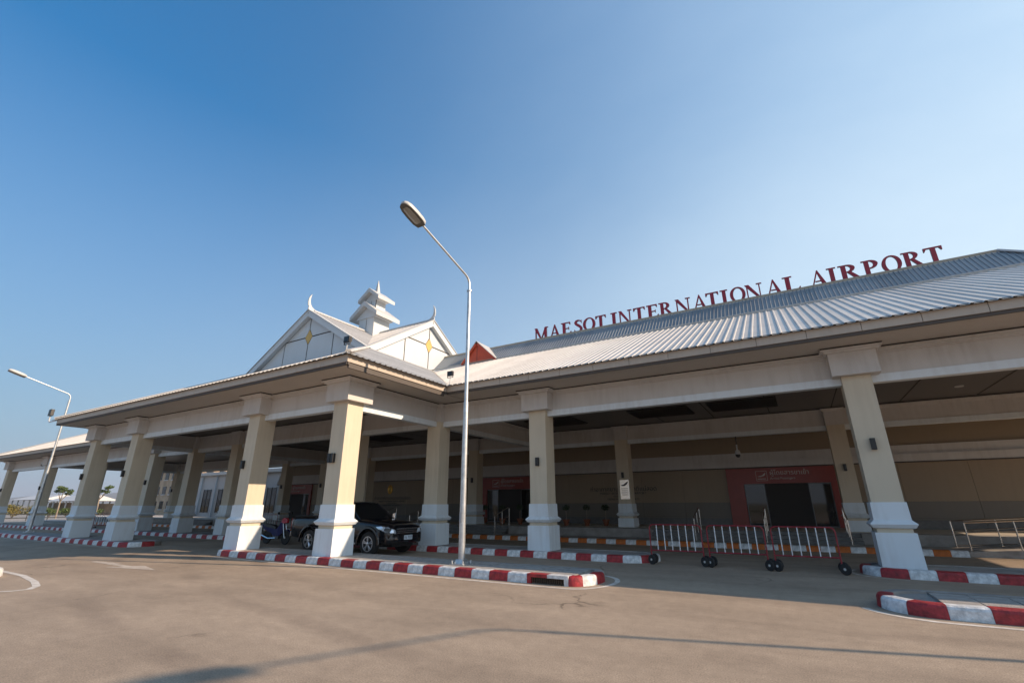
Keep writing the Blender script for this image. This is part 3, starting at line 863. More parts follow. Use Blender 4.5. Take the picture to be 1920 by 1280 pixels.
# --- cross gables over the porch
GW = CXP - (XE - KS); GW = abs(GW)                 # half width
GY = YEP + KS; GX = XE - KS; GXL = XEL + KS
GYC = GY + 4.80
ZAP = 11.90
gs = (ZAP - ZG) / GW
gs2 = (ZAP - ZG) / (GYC - GY)
def gable(front, label):
    """front: facing -Y, else facing +X. u along the wall, v up, d outwards"""
    if front: fn = lambda u, v, d: (CXP + u, GY - d, ZG + v)
    else: fn = lambda u, v, d: (GX + d, GYC + u, ZG + v)
    W = GW if front else GYC - GY
    H_ = ZAP - ZG
    k = H_ / W
    g_ = MB().prism([(-W + .25, 0.0), (W - .25, 0.0), (0, H_ - .17)], fn, -.30, -.26).build('gable', GROOVE, T)
    tag(g_, label)
    wi, hi = W - .42, (W - .42) * k                # inner triangle of the panels
    vd = H_ * .50; a, c = .30, .44                 # diamond
    u1 = wi - vd / k
    gp = .036
    def panel(poly): MB().prism(poly, fn, -.26, -.235).build('gable_panel', PANELW, g_)
    for s in (-1, 1):
        P = lambda pts: [(s * u, v) for u, v in pts]
        panel(P([(gp, .05), (u1 - gp, .05), (u1 - gp, vd - gp), (a - .01, vd - gp), (gp, vd - c + .0)]))
        panel(P([(u1 + gp, .05), (wi - .05, .05), (u1 + gp, vd - gp - .02)]))
        panel(P([(gp, vd + c), (a - .01, vd + gp), (u1 - gp, vd + gp), (gp, hi - .05)]))
    MB().prism([(-a + .02, vd), (0, vd - c + .03), (a - .02, vd), (0, vd + c - .03)], fn, -.255, -.225).build('diamond', YELLOW, g_)
    # barge boards
    bw = .34
    for s in (-1, 1):
        L_ = math.hypot(1, k)
        q = [(s * W, 0.02), (0, H_ + .02), (0, H_ + .02 - bw * L_ * .92), (s * (W - bw * L_ / k * .92), 0.02)]
        MB().prism(q, fn, -.20 - .002 * (s > 0), .02 - .001 * (s > 0)).build('barge_board', PANELW, g_)
        q = [(s * (W + .02), 0.025), (0, H_ + .025), (0, H_ + .07), (s * (W + .07), 0.025)]
        MB().prism(q, fn, -.24, .07 - .001 * (s > 0)).build('barge_capping', LAMPW, g_)
    # sill flashing
    MB().prism([(-W + .1, -.05), (W - .1, -.05), (W - .1, .045), (-W + .1, .045)], fn, -.234, -.13).build('sill', ROOF, g_)
    # horn finial: profile in the plane of the ridge, r runs back along the ridge
    pr = [(-.02, -.22), (.02, -.10), (-.03, .12), (.03, .22), (-.06, .24), (-.10, .45), (-.07, .68), (.02, .86), (.13, .97), (.08, .86), (.055, .68), (.06, .50), (.12, .33), (.24, .21), (.45, .12), (.80, .05), (1.3, .02), (1.3, -.04), (.2, -.05), (.08, -.20)]
    tri = []
    fb = lambda u, v, d: fn(d, H_ + v + .03, -u + .05)
    MB().prism([(u * .85, v) for u, v in pr], fb, -.03, .03).build('finial', LAMPW, g_)
    return g_
gable(True, 'front gable of the porch, white panels with a yellow diamond, in shade')
gable(False, 'side gable of the porch, bright white panels with a yellow diamond')
# gable roof planes
c1_ = math.hypot(1, gs); c2_ = math.hypot(1, gs2)
for s in (1, -1):
    ribbed('gable_roof', (CXP, 0, ZAP + .02), (0, 1, 0), (-s, 0, gs), GY - .0, GYC, lambda y: -(GW - (y - GY) * GW / (GYC - GY)) * c1_, lambda y: 0, 0.2393, 0.035, 0.11, 0.05, ROOF)
ribbed('gable_roof', (0, GYC, ZAP + .02), (1, 0, 0), (0, 1, gs2), CXP, GX, lambda x: -((GYC - GY) * (x - CXP) / GW) * c2_, lambda x: 0, 0.2393, 0.035, 0.11, 0.05, ROOF, start=.1)
ribbed('gable_roof', (0, GYC, ZAP + .02), (1, 0, 0), (0, 1, gs2), GXL, CXP, lambda x: -((GYC - GY) * (CXP - x) / GW) * c2_, lambda x: 0, 0.2393, 0.035, 0.11, 0.05, ROOF)
b = MB(); b.add([(GXL, GYC, ZAP), (GX, GYC, ZAP), (GX, GYC + 4.8, ZG), (GXL, GYC + 4.8, ZG)], [(0, 1, 2, 3)]); b.build('gable_roof', ROOF, T)
bar('ridge_capping', (CXP, GY + .3, ZAP + .015), (CXP, GYC, ZAP + .015), .24, .10, LAMPW)
bar('ridge_capping', (GX - .3, GYC, ZAP + .015), (GXL, GYC, ZAP + .015), .24, .10, LAMPW)
bar('valley_flashing', (GX - .06, GY + .06, ZG + .03), (CXP + .6, GYC - .6, ZAP - .36), .20, .02, BROWNCAP)

# --- little tower on the crossing
tw = MB().frustum(CXP, GYC, [(.66, 11.2), (.66, 13.35)]).build('tower', PANELW, T)
tag(tw, 'small white tiered tower with spire at the crossing of the gables')
def tier(cx, cy, hw, hd, ze, za, t):
    k = (za - ze) / hw
    for s in (-1, 1):
        q = [(cx, za), (cx + s * hw, ze), (cx + s * hw, ze - t), (cx, za - t * 1.25)]
        MB().prism(q, lambda u, v, d: (u, d, v), cy - hd + .001 * (s > 0), cy + hd).build('tier_roof', LAMPW, tw)
    MB().prism([(cx - hw * .80, ze + .08 - t), (cx + hw * .80, ze + .08 - t), (cx, za - t * 1.3)], lambda u, v, d: (u, d, v), cy - hd + .30, cy + hd - .30).build('tier_gable', PANELW, tw)
tier(CXP, GYC, 1.20, 1.02, 13.02, 13.93, .26)
MB().frustum(CXP, GYC, [(.42, 13.2), (.42, 14.45)]).build('tower_upper', PANELW, tw)
tier(CXP, GYC, .92, .74, 14.28, 14.98, .22)
MB().frustum(CXP, GYC, [(.13, 14.85), (.10, 15.1), (.012, 15.8)]).build('spire', LAMPW, tw)
for hw, z0, z1, off_ in ((.66, 11.9, 13.3, .662), (.42, 13.7, 14.4, .422)):
    MB().box(CXP - .014, CXP + .014, GYC - off_ - .006, GYC - off_, z0, z1).build('panel_joint', GROOVE, tw)
    MB().box(CXP + off_ - .03, CXP + off_ + .004, GYC - off_ - .005, GYC - off_ + .03, z0 - .4, z1 - .25).build('corner_trim', GROOVE if hw < .5 else LAMPW, tw)
MB().prism([(-.11, 0), (0, -.17), (.11, 0), (0, .17)], lambda u, v, d: (CXP + u, GYC - .668 - d, 12.98 + v), 0, .012).build('diamond', YELLOW, tw)

# --- wall behind the colonnade
wl = MB(); wl.box(-41.5, 13.9, YW + .03, YW + .30, PLAT, ZS).build
wallo = MB().box(-41.5, 13.9, YW + .03, YW + .30, PLAT, ZS).build('wall', GROOVE, T)
portals = [(-3.25, 1.62), (-19.25, -14.7), (-41.2, -36.8)]
def in_portal(a, c): return any(a < q1 and c > q0 for q0, q1 in portals)
xs = [-41.5]
edges = sorted([-41.5, 13.9] + [v for p in portals for v in p])
spans = []
for a, c in zip(edges[:-1], edges[1:]):
    if any(abs(a - p[0]) < 1e-6 for p in portals): continue
    n = max(1, round((c - a) / 2.3)); spans += [(a + (c - a) * k / n, a + (c - a) * (k + 1) / n) for k in range(n)]
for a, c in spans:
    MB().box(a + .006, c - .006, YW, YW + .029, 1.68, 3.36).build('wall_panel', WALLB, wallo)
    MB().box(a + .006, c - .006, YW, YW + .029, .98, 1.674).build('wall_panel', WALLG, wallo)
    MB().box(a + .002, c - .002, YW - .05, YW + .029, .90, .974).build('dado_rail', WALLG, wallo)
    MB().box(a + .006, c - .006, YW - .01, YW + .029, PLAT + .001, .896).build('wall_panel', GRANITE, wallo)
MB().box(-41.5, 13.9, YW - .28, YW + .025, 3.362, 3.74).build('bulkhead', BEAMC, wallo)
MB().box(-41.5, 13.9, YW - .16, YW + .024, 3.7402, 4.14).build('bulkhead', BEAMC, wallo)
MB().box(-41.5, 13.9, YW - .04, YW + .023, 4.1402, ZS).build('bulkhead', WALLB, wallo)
MB().box(-41.5, 13.9, YW - .30, YW - .285, 3.355, 3.40).build('bulkhead_bead', GROOVE, wallo)
# red portals with sliding glass doors
def portal(a, c, idx):
    p = MB(); t = 2.58
    p.box(a, a + .78, YW - .12, YW + .029, PLAT + .001, 3.355)
    p.box(c - .26, c, YW - .12, YW + .029, PLAT + .001, 3.355)
    p.box(a + .7801, c - .2601, YW - .12, YW + .029, t, 3.355)
    po = p.build('portal', REDW, T)
    o0, o1 = a + .79, c - .27
    w = (o1 - o0) / 4
    MB().box(o0, o1, YW + .24, YW + .28, PLAT + .002, t - .002).build('door_recess', BLACK, po)
    for k in range(4):
        y = YW - .02 if k in (0, 3) else YW + .06
        xa = o0 + k * w + (0.0 if k != 1 else -.25) + (0.25 if k == 2 else 0)
        if k == 1: xa = o0 + .12
        if k == 2: xa = o1 - w - .12
        d = MB().box(xa + .04, xa + w - .04, y, y + .02, PLAT + .06, t - .06).build('door', DGLASS, po)
        f = MB()
        f.box(xa, xa + .039, y - .02, y + .04, PLAT + .003, t - .004); f.box(xa + w - .039, xa + w, y - .02, y + .04, PLAT + .003, t - .004)
        f.box(xa + .0395, xa + w - .0395, y - .019, y + .039, PLAT + .003, PLAT + .059); f.box(xa + .0395, xa + w - .0395, y - .019, y + .039, t - .059, t - .004)
        f.build('door_frame', mat('door_alu', (0.12, 0.12, 0.125), 0.35, metal=0.6), d)
    xm = (a + c) / 2
    fnw = lambda u, v, d: (xm + u, YW - .126 - d, v)
    text_mesh('ผู้โดยสารขาเข้า', .30, TEXTG, 'lettering', po, lambda u, v, d: (xm - .38 + u, YW - .128 - d, 3.00 + v), align='LEFT')
    text_mesh('Arrival Passengers', .15, TEXTG, 'lettering', po, lambda u, v, d: (xm - .38 + u, YW - .128 - d, 2.78 + v), align='LEFT')
    sb = MB(); x0 = xm - 1.02
    sb.box(x0, x0 + .52, YW - .128, YW - .1205, 2.72, 2.735); sb.box(x0, x0 + .52, YW - .128, YW - .1205, 3.185, 3.2)
    sb.box(x0, x0 + .015, YW - .128, YW - .1205, 2.7355, 3.1845); sb.box(x0 + .505, x0 + .52, YW - .128, YW - .1205, 2.7355, 3.1845)
    sb.prism([(x0 + .05, 2.93), (x0 + .30, 2.99), (x0 + .42, 3.10), (x0 + .46, 3.09), (x0 + .40, 2.97), (x0 + .20, 2.91)], lambda u, v, d: (u, YW - .1205 - d, v), 0, .008)
    sb.box(x0 + .06, x0 + .44, YW - .128, YW - .1205, 2.80, 2.83)
    sb.build('pictogram', TEXTG, po)
for i, (a, c) in enumerate(portals): portal(a, c, i)
# wall lettering and the emblem
def wall_text(xm, z, lines, par_):
    for s, size, zz in lines:
        text_mesh(s, size, TEXTB, 'lettering', par_, lambda u, v, d: (xm + u, YW - .004 - d, zz + v))
wall_text(-9.0, 0, [('ท่าอากาศยานนานาชาติแม่สอด', .34, 2.34), ('MAESOT INTERNATIONAL AIRPORT', .17, 2.16), ('กรมท่าอากาศยาน', .16, 2.01), ('DEPARTMENT OF AIRPORTS', .15, 1.84)], wallo)
wall_text(-27.3, 0, [('ท่าอากาศยานนานาชาติแม่สอด', .32, 2.02), ('MAESOT INTERNATIONAL AIRPORT', .17, 1.83), ('กรมท่าอากาศยาน', .15, 1.70), ('DEPARTMENT OF AIRPORTS', .15, 1.55)], wallo)
em = empty('wall_emblem', (-27.55, YW - .02, 2.4))
tag(em, 'round golden emblem on the dark wall behind the pickup truck', 'emblem')
b = MB(); b.rings([[(-27.55 + r * .8 * math.cos(2 * math.pi * k / 24), y, 2.76 + r * 1.15 * math.sin(2 * math.pi * k / 24)) for k in range(24)] for r, y in ((.30, YW - .002), (.30, YW - .05), (.25, YW - .06), (.23, YW - .045))])
b.build('rim', GOLD, em, smooth=True)
b = MB(); b.lathe([(.12, 0), (.10, -.02), (.0, -.03)], (-27.55, YW - .046, 2.76), 12, 'y'); b.prism([(-.10, -.16), (.10, -.16), (.14, .05), (.06, .0), (0, .18), (-.06, 0), (-.14, .05)], lambda u, v, d: (-27.55 + u, YW - .046 - d, 2.76 + v), .001, .012)
b.build('crest', mat('emblem_dark', (0.45, 0.28, 0.05), 0.4, metal=.6), em)
hg = empty('hanging_lantern', (-24.3, 20.6, 4.9)); tag(hg, 'small gilded lantern hanging under the dark ceiling above the truck', 'lantern')
MB().lathe([(.05, .25), (.22, .18), (.26, .02), (.20, -.02), (.22, -.18), (.06, -.25)], (-24.3, 20.6, 4.95), 10).build('lantern_body', GOLD, hg)
MB().tube([(-24.3, 20.6, 5.19), (-24.3, 20.6, 5.6)], .01, 6).build('cord', BLACK, hg)

# ------------------------------------------------------------------ rooftop letters
ST, TH, SF = .175, .062, .055                      # stem, thin stroke, serif height (letter height = 1)
def q_(x0, y0, x1, y1): return [(x0, y0), (x1, y0), (x1, y1), (x0, y1)]
def stroke(x0, y0, x1, y1, w): return [(x0 - w / 2, y0), (x0 + w / 2, y0), (x1 + w / 2, y1), (x1 - w / 2, y1)]
def ring(cx, cy, rx, ry, ix, iy, a0=0, a1=360, n=26):
    out = []
    for k in range(n):
        a, b_ = R(a0 + (a1 - a0) * k / n), R(a0 + (a1 - a0) * (k + 1) / n)
        out.append([(cx + ix * math.cos(a), cy + iy * math.sin(a)), (cx + rx * math.cos(a), cy + ry * math.sin(a)), (cx + rx * math.cos(b_), cy + ry * math.sin(b_)), (cx + ix * math.cos(b_), cy + iy * math.sin(b_))])
    return out
def serif(x, y, w): return q_(x - w / 2, y, x + w / 2, y + SF)
def spine(pts):
    out = []
    for (x0, y0, w0), (x1, y1, w1) in zip(pts[:-1], pts[1:]):
        out.append((x0, y0, w0, x1, y1, w1))
    polys = []; L_, R_ = [], []
    for i, (x, y, w) in enumerate(pts):
        xa, ya, _ = pts[max(0, i - 1)]; xb, yb, _ = pts[min(len(pts) - 1, i + 1)]
        t = Vector((xb - xa, yb - ya)).normalized(); n = Vector((-t.y, t.x))
        L_.append((x + n.x * w / 2, y + n.y * w / 2)); R_.append((x - n.x * w / 2, y - n.y * w / 2))
    for i in range(len(pts) - 1): polys.append([R_[i], R_[i + 1], L_[i + 1], L_[i]])
    return polys
def glyph(ch):
    """list of groups of quads and the width"""
    if ch == 'I': return [[stroke(.19, SF, .19, 1 - SF, ST)], [serif(.19, 0, .36)], [serif(.19, 1 - SF, .36)]], .38
    if ch == 'T': return [[stroke(.33, SF, .33, .94, ST)], [serif(.33, 0, .36)], [q_(.01, .94, .65, 1.0)], [[(.01, .78), (.05, .78), (.12, .94), (.01, .94)]], [[(.65, .78), (.65, .94), (.54, .94), (.61, .78)]]], .66
    if ch == 'L': return [[stroke(.19, SF, .19, 1 - SF, ST)], [serif(.19, 1 - SF, .36)], [q_(.01, 0, .60, SF)], [[(.50, SF), (.60, SF), (.64, .24), (.60, .24)]]], .65
    if ch == 'E': return [[stroke(.19, SF, .19, .94, ST)], [q_(.01, 0, .60, SF)], [q_(.01, .94, .58, 1)], [q_(.2775, .48, .46, .535)], [[(.50, SF), (.60, SF), (.64, .24), (.60, .24)]], [[(.48, .94), (.54, .80), (.58, .80), (.58, .94)]], [[(.46, .40), (.49, .40), (.49, .62), (.46, .62)]]], .65
    if ch == 'A': return [[stroke(.10, SF, .39, 1, TH * 1.1)], [[(.345, .995), (.41, 1.04), (.73, SF), (.53, SF)]], [q_(.235, .30, .55, .355)], [serif(.10, 0, .24)], [serif(.63, 0, .32)]], .80
    if ch == 'N': return [[stroke(.12, SF, .12, .96, TH)], [stroke(.70, .06, .70, 1 - SF, TH)], [[(.02, 1), (.22, 1), (.735, .0), (.60, .0)]], [serif(.12, 0, .24)], [serif(.70, 1 - SF, .26)]], .84
    if ch == 'M': return [[stroke(.12, SF, .12, .96, TH)], [stroke(.82, SF, .82, .95, ST)], [[(.02, 1), (.22, 1), (.54, .02), (.44, .02)]], [[(.47, .02), (.51, .02), (.91, 1), (.78, 1)]], [serif(.12, 0, .24)], [serif(.82, 0, .32)], [q_(.90, 1 - SF, .99, 1)]], 1.0
    if ch == 'O': return [ring(.42, .5, .41, .52, .235, .455)], .84
    if ch == 'P': return [[stroke(.19, SF, .19, 1 - SF, ST)], [serif(.19, 0, .38)], [q_(.01, 1 - SF, .10, 1)], ring(.28, .735, .33, .265, .155, .205, -90, 90, 14), [q_(.10, .942, .28, 1)], [q_(.2775, .47, .28, .53)]], .63
    if ch == 'R': return [[stroke(.19, SF, .19, 1 - SF, ST)], [serif(.19, 0, .36)], [q_(.01, 1 - SF, .10, 1)], ring(.28, .755, .32, .245, .15, .19, -90, 90, 14), [q_(.10, .942, .28, 1)], [[(.30, .525), (.44, .54), (.78, 0), (.58, 0)]]], .78
    if ch == 'S':
        pts = [(.52, .80, .05), (.47, .90, .07), (.38, .965, .085), (.28, .97, .11), (.18, .92, .14), (.13, .82, .165), (.16, .71, .18), (.27, .60, .19), (.38, .50, .19), (.47, .39, .18), (.50, .27, .165), (.46, .15, .14), (.36, .06, .11), (.24, .03, .085), (.13, .08, .07), (.06, .20, .05)]
        return [spine(pts), [q_(.505, .74, .535, .98)], [q_(.035, .02, .065, .26)]], .62
LET = [('M', -11.29, -10.44), ('A', -10.33, -9.72), ('E', -9.66, -9.06), ('S', -8.92, -8.40), ('O', -8.40, -7.70), ('T', -7.70, -7.12), ('I', -6.88, -6.53), ('N', -6.48, -5.77), ('T', -5.70, -5.10), ('E', -5.04, -4.45), ('R', -4.44, -3.77), ('N', -3.68, -2.95), ('A', -2.85, -2.24), ('T', -2.28, -1.70), ('I', -1.65, -1.31), ('O', -1.25, -.59), ('N', -.62, .09), ('A', .22, .84), ('L', .87, 1.53), ('A', 1.87, 2.50), ('I', 2.50, 2.84), ('R', 2.90, 3.65), ('P', 3.69, 4.25), ('O', 4.32, 4.97), ('R', 4.98, 5.64), ('T', 5.66, 6.24)]
SG = empty('rooftop_sign', (-2.5, 21.75, ZRG2))
tag(SG, 'row of big crimson serif letters reading MAESOT INTERNATIONAL AIRPORT along the roof ridge', 'sign')
LZ0, LH, LY = ZRG2 + .07, 10.815 - (ZRG2 + .07), 21.60
LET = [(c_, a_ * LY / 21.75, b_ * LY / 21.75) for c_, a_, b_ in LET]
for ch, xa, xb in LET:
    groups, w = glyph(ch); sx = (xb - xa) / w
    b = MB()
    for gi, grp in enumerate(groups):
        dy = gi * .0025
        for poly in grp:
            pts = [(xa + u * sx, LZ0 + v * LH) for u, v in poly]
            o0 = len(b.v); n = len(pts)
            b.v += [(x, LY + dy, z) for x, z in pts] + [(x, LY + .08 + dy, z) for x, z in pts]
            b.cur = 0; b.face([o0 + k for k in range(n)]); b.cur = 1; b.face([o0 + n + k for k in range(n)][::-1])
            for k in range(n): b.face([o0 + k, o0 + n + k, o0 + n + (k + 1) % n, o0 + (k + 1) % n])
    b.build('letter', [LETTER, LETSIDE], SG)
b = MB()
b.box(-11.2, 6.2, LY + .10, LY + .13, ZRG2 - .04, ZRG2 + .0)
for k in range(19):
    x = -11.3 + k * .97; b.box(x, x + .03, LY + .14, LY + .17, ZRG2 - .6, ZRG2 + .1)
b.build('support_rail', GALV, SG)

# ------------------------------------------------------------------ street lamps
def street_lamp(label):
    e = empty('street_lamp'); tag(e, label, 'street lamp', 'tall galvanised street lamps')
    MB().tube([(0, 0, .02), (0, 0, 4.2)], .088, 14, .072).build('pole', GALV, e, smooth=True)
    up = MB().tube([(0, 0, 4.19), (0, 0, 7.75)], .060, 12, .052)
    up.build('upper_pole', GALV, e, smooth=True)
    pts = [(0, 0, 7.70), (0, 0, 7.93), (0, -.03, 8.03), (0, -.10, 8.12), (0, -.20, 8.17), (0, -2.25, 8.78), (0, -2.45, 8.84)]
    MB().tube(pts, .038, 10, .030).build('arm', GALV, e, smooth=True)
    MB().lathe([(.075, 0), (.075, .05)], (0, 0, 7.68), 12).build('collar', GALV, e, smooth=True)
    # cobra head: hull + lens
    h = Vector((0, -.958, .287)); base = Vector((0, -2.28, 8.79)); nn = Vector((0, .287, .958))
    def head(t0):
        rings = []
        for t, w, zt, zb in ((0, .09, .06, -.05), (.05, .15, .085, -.07), (.18, .175, .105, -.08), (.45, .18, .11, -.08), (.68, .165, .10, -.075), (.80, .125, .08, -.06), (.86, .06, .045, -.035)):
            c = base + h * t; ring_ = []
            for k in range(14):
                a = 2 * math.pi * k / 14; zz = zt * math.sin(a) if math.sin(a) > 0 else -zb * math.sin(a) * -1
                zz = (zt if math.sin(a) > 0 else -zb) * math.copysign(abs(math.sin(a)) ** .7, math.sin(a))
                if zz < 0: zz = max(zz, zb)
                ring_.append(c + Vector((math.copysign(abs(math.cos(a)) ** .7, math.cos(a)) * w, 0, 0)) + nn * zz)
            rings.append(ring_)
        return MB().rings(rings)
    hd = head(0).build('lamp_head', LAMPW, e, smooth=True)
    b = MB(); rings = []
    for t, w in ((.16, .10), (.22, .125), (.45, .13), (.66, .115), (.74, .07)):
        c = base + h * t
        rings.append([c + Vector((w * u, 0, 0)) + nn * (-.078 - dz) for u, dz in ((-1, -.01), (-.7, .022), (0, .035), (.7, .022), (1, -.01))])
    b.rings(rings); b.build('lens', LENS, hd, smooth=True)
    rm = MB(); rings = []
    for t, w in ((.02, .13), (.18, .182), (.45, .188), (.68, .172), (.81, .125), (.865, .05)):
        c = base + h * t
        rings.append([c + Vector((w * u, 0, 0)) + nn * dz for u, dz in ((-1, -.062), (-1, -.082), (1, -.082), (1, -.062))])
    rm.rings(rings); rm.build('rim', mat('lamp_rim', (0.10, 0.095, 0.085), 0.5), hd)
    b = MB().box(-.22, .22, -.22, .22, -.0, .022); b.frustum(0, 0, [(.13, .0225), (.10, .12)])
    for sx in (-1, 1):
        for sy in (-1, 1): b.lathe([(.022, .0225), (.022, .09)], (sx * .17, sy * .17, 0), 8)
    b.build('base_plate', GALV, e)
    MB().box(-.04, .04, -.092, -.08, 1.0, 1.25).build('hatch', mat('hatch_grey', (0.4, 0.41, 0.42), .5, metal=.5), e)
    return e
lm = street_lamp('galvanised street lamp on the red and white kerb in front of the porch')
lm.location = (-7.81, 10.73, KH - .01)
l2 = copy_tree(lm, (-38.9, 11.0, KH - .01)); l2['label'] = 'distant galvanised street lamp at the far left beside the low wing'
l3 = copy_tree(lm, (12.35, 10.88, KH - .01)); l3['label'] = 'street lamp beyond the right edge whose shadow crosses the foreground'

# ------------------------------------------------------------------ floodlights and cameras
def floodlight(loc, label, rz=0.0, bracket=False):
    e = empty('floodlight', loc); tag(e, label, 'floodlight', 'small black floodlights on the eaves')
    MB().tube([(loc[0], loc[1], loc[2] - .1), (loc[0], loc[1], loc[2] + .30)], .018, 8).build('stem', LAMPW, e)
    b = MB(); x, y, z = loc
    b.box(x - .12, x + .12, y - .05, y + .05, z + .34, z + .52)
    for k in range(5): b.box(x - .11 + k * .05, x - .10 + k * .05, y + .051, y + .085, z + .36, z + .50)
    b.build('housing', BLACK, e)
    MB().box(x - .10, x + .10, y - .058, y - .051, z + .36, z + .50).build('lens', DGLASS, e)
    b = MB(); b.box(x - .135, x - .122, y - .015, y + .015, z + .28, z + .45); b.box(x + .122, x + .135, y - .015, y + .015, z + .28, z + .45); b.box(x - .135, x + .135, y - .0151, y + .0151, z + .266, z + .2795)
    b.build('yoke', BLACK, e)
    return e
floodlight((XE - .25, YEP + .12, 6.02), 'small black floodlight on the near corner of the porch roof')
floodlight((XE + .1, YE + .05, 5.98), 'small black floodlight at the inner corner of the porch eave')
fl3 = empty('floodlight', (XEL, YEP, 5.9)); tag(fl3, 'small black floodlight on an arm off the far left porch corner', 'floodlight', 'small black floodlights on the eaves')
MB().tube([(XEL + .2, YEP - .02, 5.86), (XEL - 1.0, YEP - .02, 5.86), (XEL - 1.12, YEP - .02, 5.95), (XEL - 1.14, YEP - .02, 6.2)], .03, 8).build('arm', LAMPW, fl3)
MB().box(XEL - 1.30, XEL - .98, YEP - .10, YEP + .06, 6.2, 6.55).build('housing', BLACK, fl3, bevel=.02)
def dome_cam(x, y, z, label):
    e = empty('security_camera', (x, y, z)); tag(e, label, 'camera', 'dome security cameras')
    MB().lathe([(.03, .45), (.03, .20), (.09, .18), (.12, .06), (.12, 0)], (x, y, z), 14).build('bracket', LAMPW, e, smooth=True)
    MB().lathe([(.105, -.001), (.105, -.06), (.07, -.13), (.0, -.15)], (x, y, z), 14).build('dome', BLACK, e, smooth=True)
    return e
dome_cam(-2.2, YC - .5, 3.78, 'white dome camera hanging in front of the red doorway')
MB().tube([(-2.2, YC - .5, 4.22), (-2.2, YC - .29, 4.62)], .02, 6).build('arm', BLACK, D.objects['security_camera'])
dome_cam(-54.6, YB - .45, 4.95, 'white dome camera on the beam of the far left wing')

# plaque on a column
pq = empty('notice_plaque', (-7.76, YC - .34, 2.3)); tag(pq, 'shiny plaque with an aircraft symbol on an inner column', 'plaque')
MB().box(-8.0, -7.52, YC - .352, YC - .331, 1.86, 2.80).build('plate', STEEL, pq)
b = MB().prism([(-.20, .02), (-.02, .06), (.10, .16), (.17, .20), (.20, .18), (.14, .07), (.02, -.02), (-.12, -.02)], lambda u, v, d: (-7.76 + u, YC - .3525 - d, 2.52 + v), 0, .004)
for k, w in enumerate((.19, .17, .18, .14)): b.box(-7.76 - w, -7.76 + w, YC - .3565, YC - .3525, 2.36 - .10 * k, 2.385 - .10 * k)
b.build('symbol', TEXTB, pq)

# ------------------------------------------------------------------ handrails
def rail_pair(x, label):
    e = empty('handrail', (x, 23.3, .15)); tag(e, label, 'handrail', 'steel handrails on the entrance steps')
    b = MB()
    b.tube([(x, 22.55, .15), (x, 22.55, 1.02), (x, 22.6, 1.07), (x, 23.85, 1.45), (x, 24.0, 1.45), (x, 24.05, 1.40), (x, 24.05, PLAT)], .025, 8)
    b.build('rail', STEEL, e, smooth=True)
    MB().tube([(x, 22.58, .62), (x, 24.03, 1.02)], .016, 8).build('mid_rail', STEEL, e, smooth=True)
    MB().tube([(x, 23.3, .40), (x, 23.3, 1.27)], .02, 8).build('post', STEEL, e, smooth=True)
    for y, z in ((22.55, .15), (24.05, PLAT)): MB().lathe([(.05, 0), (.05, .012)], (x, y, z), 10).build('foot', STEEL, e)
for x, l in ((-4.15, 'steel stair handrail behind the leftmost red barrier'), (-1.45, 'steel stair handrail behind the gap between middle and right barriers'), (1.35, 'steel stair handrail beside the column right of the red doorway'), (-20.3, 'steel stair handrail right of the pickup truck bonnet'), (-22.8, 'steel stair handrail seen above the pickup truck bonnet'), (-14.3, 'steel stair handrail beside the lamp post'), (-28.5, 'steel stair handrail in the dark behind the truck cab')):
    rail_pair(x, l)
# ramp with railings
rm = MB()
rm.rings([[(4.3, 21.3, .10), (4.3, 23.25, .10), (4.3, 23.25, .15), (4.3, 21.3, .15)], [(14.0, 21.3, .10), (14.0, 23.25, .10), (14.0, 23.25, .75), (14.0, 21.3, .75)]])
ramp = rm.build('ramp', PAVE); ramp['kind'] = 'structure'
for y, l in ((21.42, 'front steel railing of the ramp at the right'), (23.15, 'rear steel railing of the ramp at the right')):
    e = empty('ramp_railing', (9, y, .3)); tag(e, l, 'railing', 'steel railings along the ramp')
    zr = lambda x: .15 + (x - 4.3) * .6 / 9.7
    for hh, rr in ((.85, .025), (.55, .016), (.06, .016)):
        MB().tube([(4.4, y, zr(4.4) + hh), (13.9, y, zr(13.9) + hh)], rr, 8).build('rail', STEEL, e, smooth=True)
    for k in range(9):
        x = 4.4 + k * 1.185
        MB().tube([(x, y, zr(x) - .01), (x, y, zr(x) + .845)], .022, 8).build('post', STEEL, e, smooth=True)


# ------------------------------------------------------------------ wheeled barriers
def barrier_src(w=1.42):
    e = empty('wheeled_barrier')
    x0, x1, zt, zb = -w / 2, w / 2, 1.05, .36
    r = .10
    pts = [(x0, 0, .20), (x0, 0, zt - r), (x0 + .03, 0, zt - .03), (x0 + r, 0, zt), (x1 - r, 0, zt), (x1 - .03, 0, zt - .03), (x1, 0, zt - r), (x1, 0, .20)]
    MB().tube(pts, .018, 10).build('frame', BARRED, e, smooth=True)
    MB().tube([(x0, 0, zb), (x1, 0, zb)], .018, 8).build('bottom_rail', BARRED, e, smooth=True)
    for k in range(6):
        x = x0 + w * (k + 1) / 7
        MB().tube([(x, 0, zb), (x, 0, zt)], .013, 8).build('bar', BARWHITE, e, smooth=True)
    for x in (x0, x1):
        MB().tube([(x, -.19, .13), (x, -.10, .22), (x, .10, .22), (x, .19, .13)], .018, 8).build('foot', BARRED, e, smooth=True)
        for y in (-.19, .19):
            wl_ = MB().lathe([(.05, -.028), (.115, -.028), (.13, -.012), (.13, .012), (.115, .028), (.05, .028)], (x + .04, y, .13), 18, 'x').build('wheel', RUBBER, e, smooth=True)
            MB().lathe([(.03, -.034), (.03, .034)], (x + .04, y, .13), 10, 'x').build('hub', LAMPW, wl_)
    return e
bs = barrier_src()
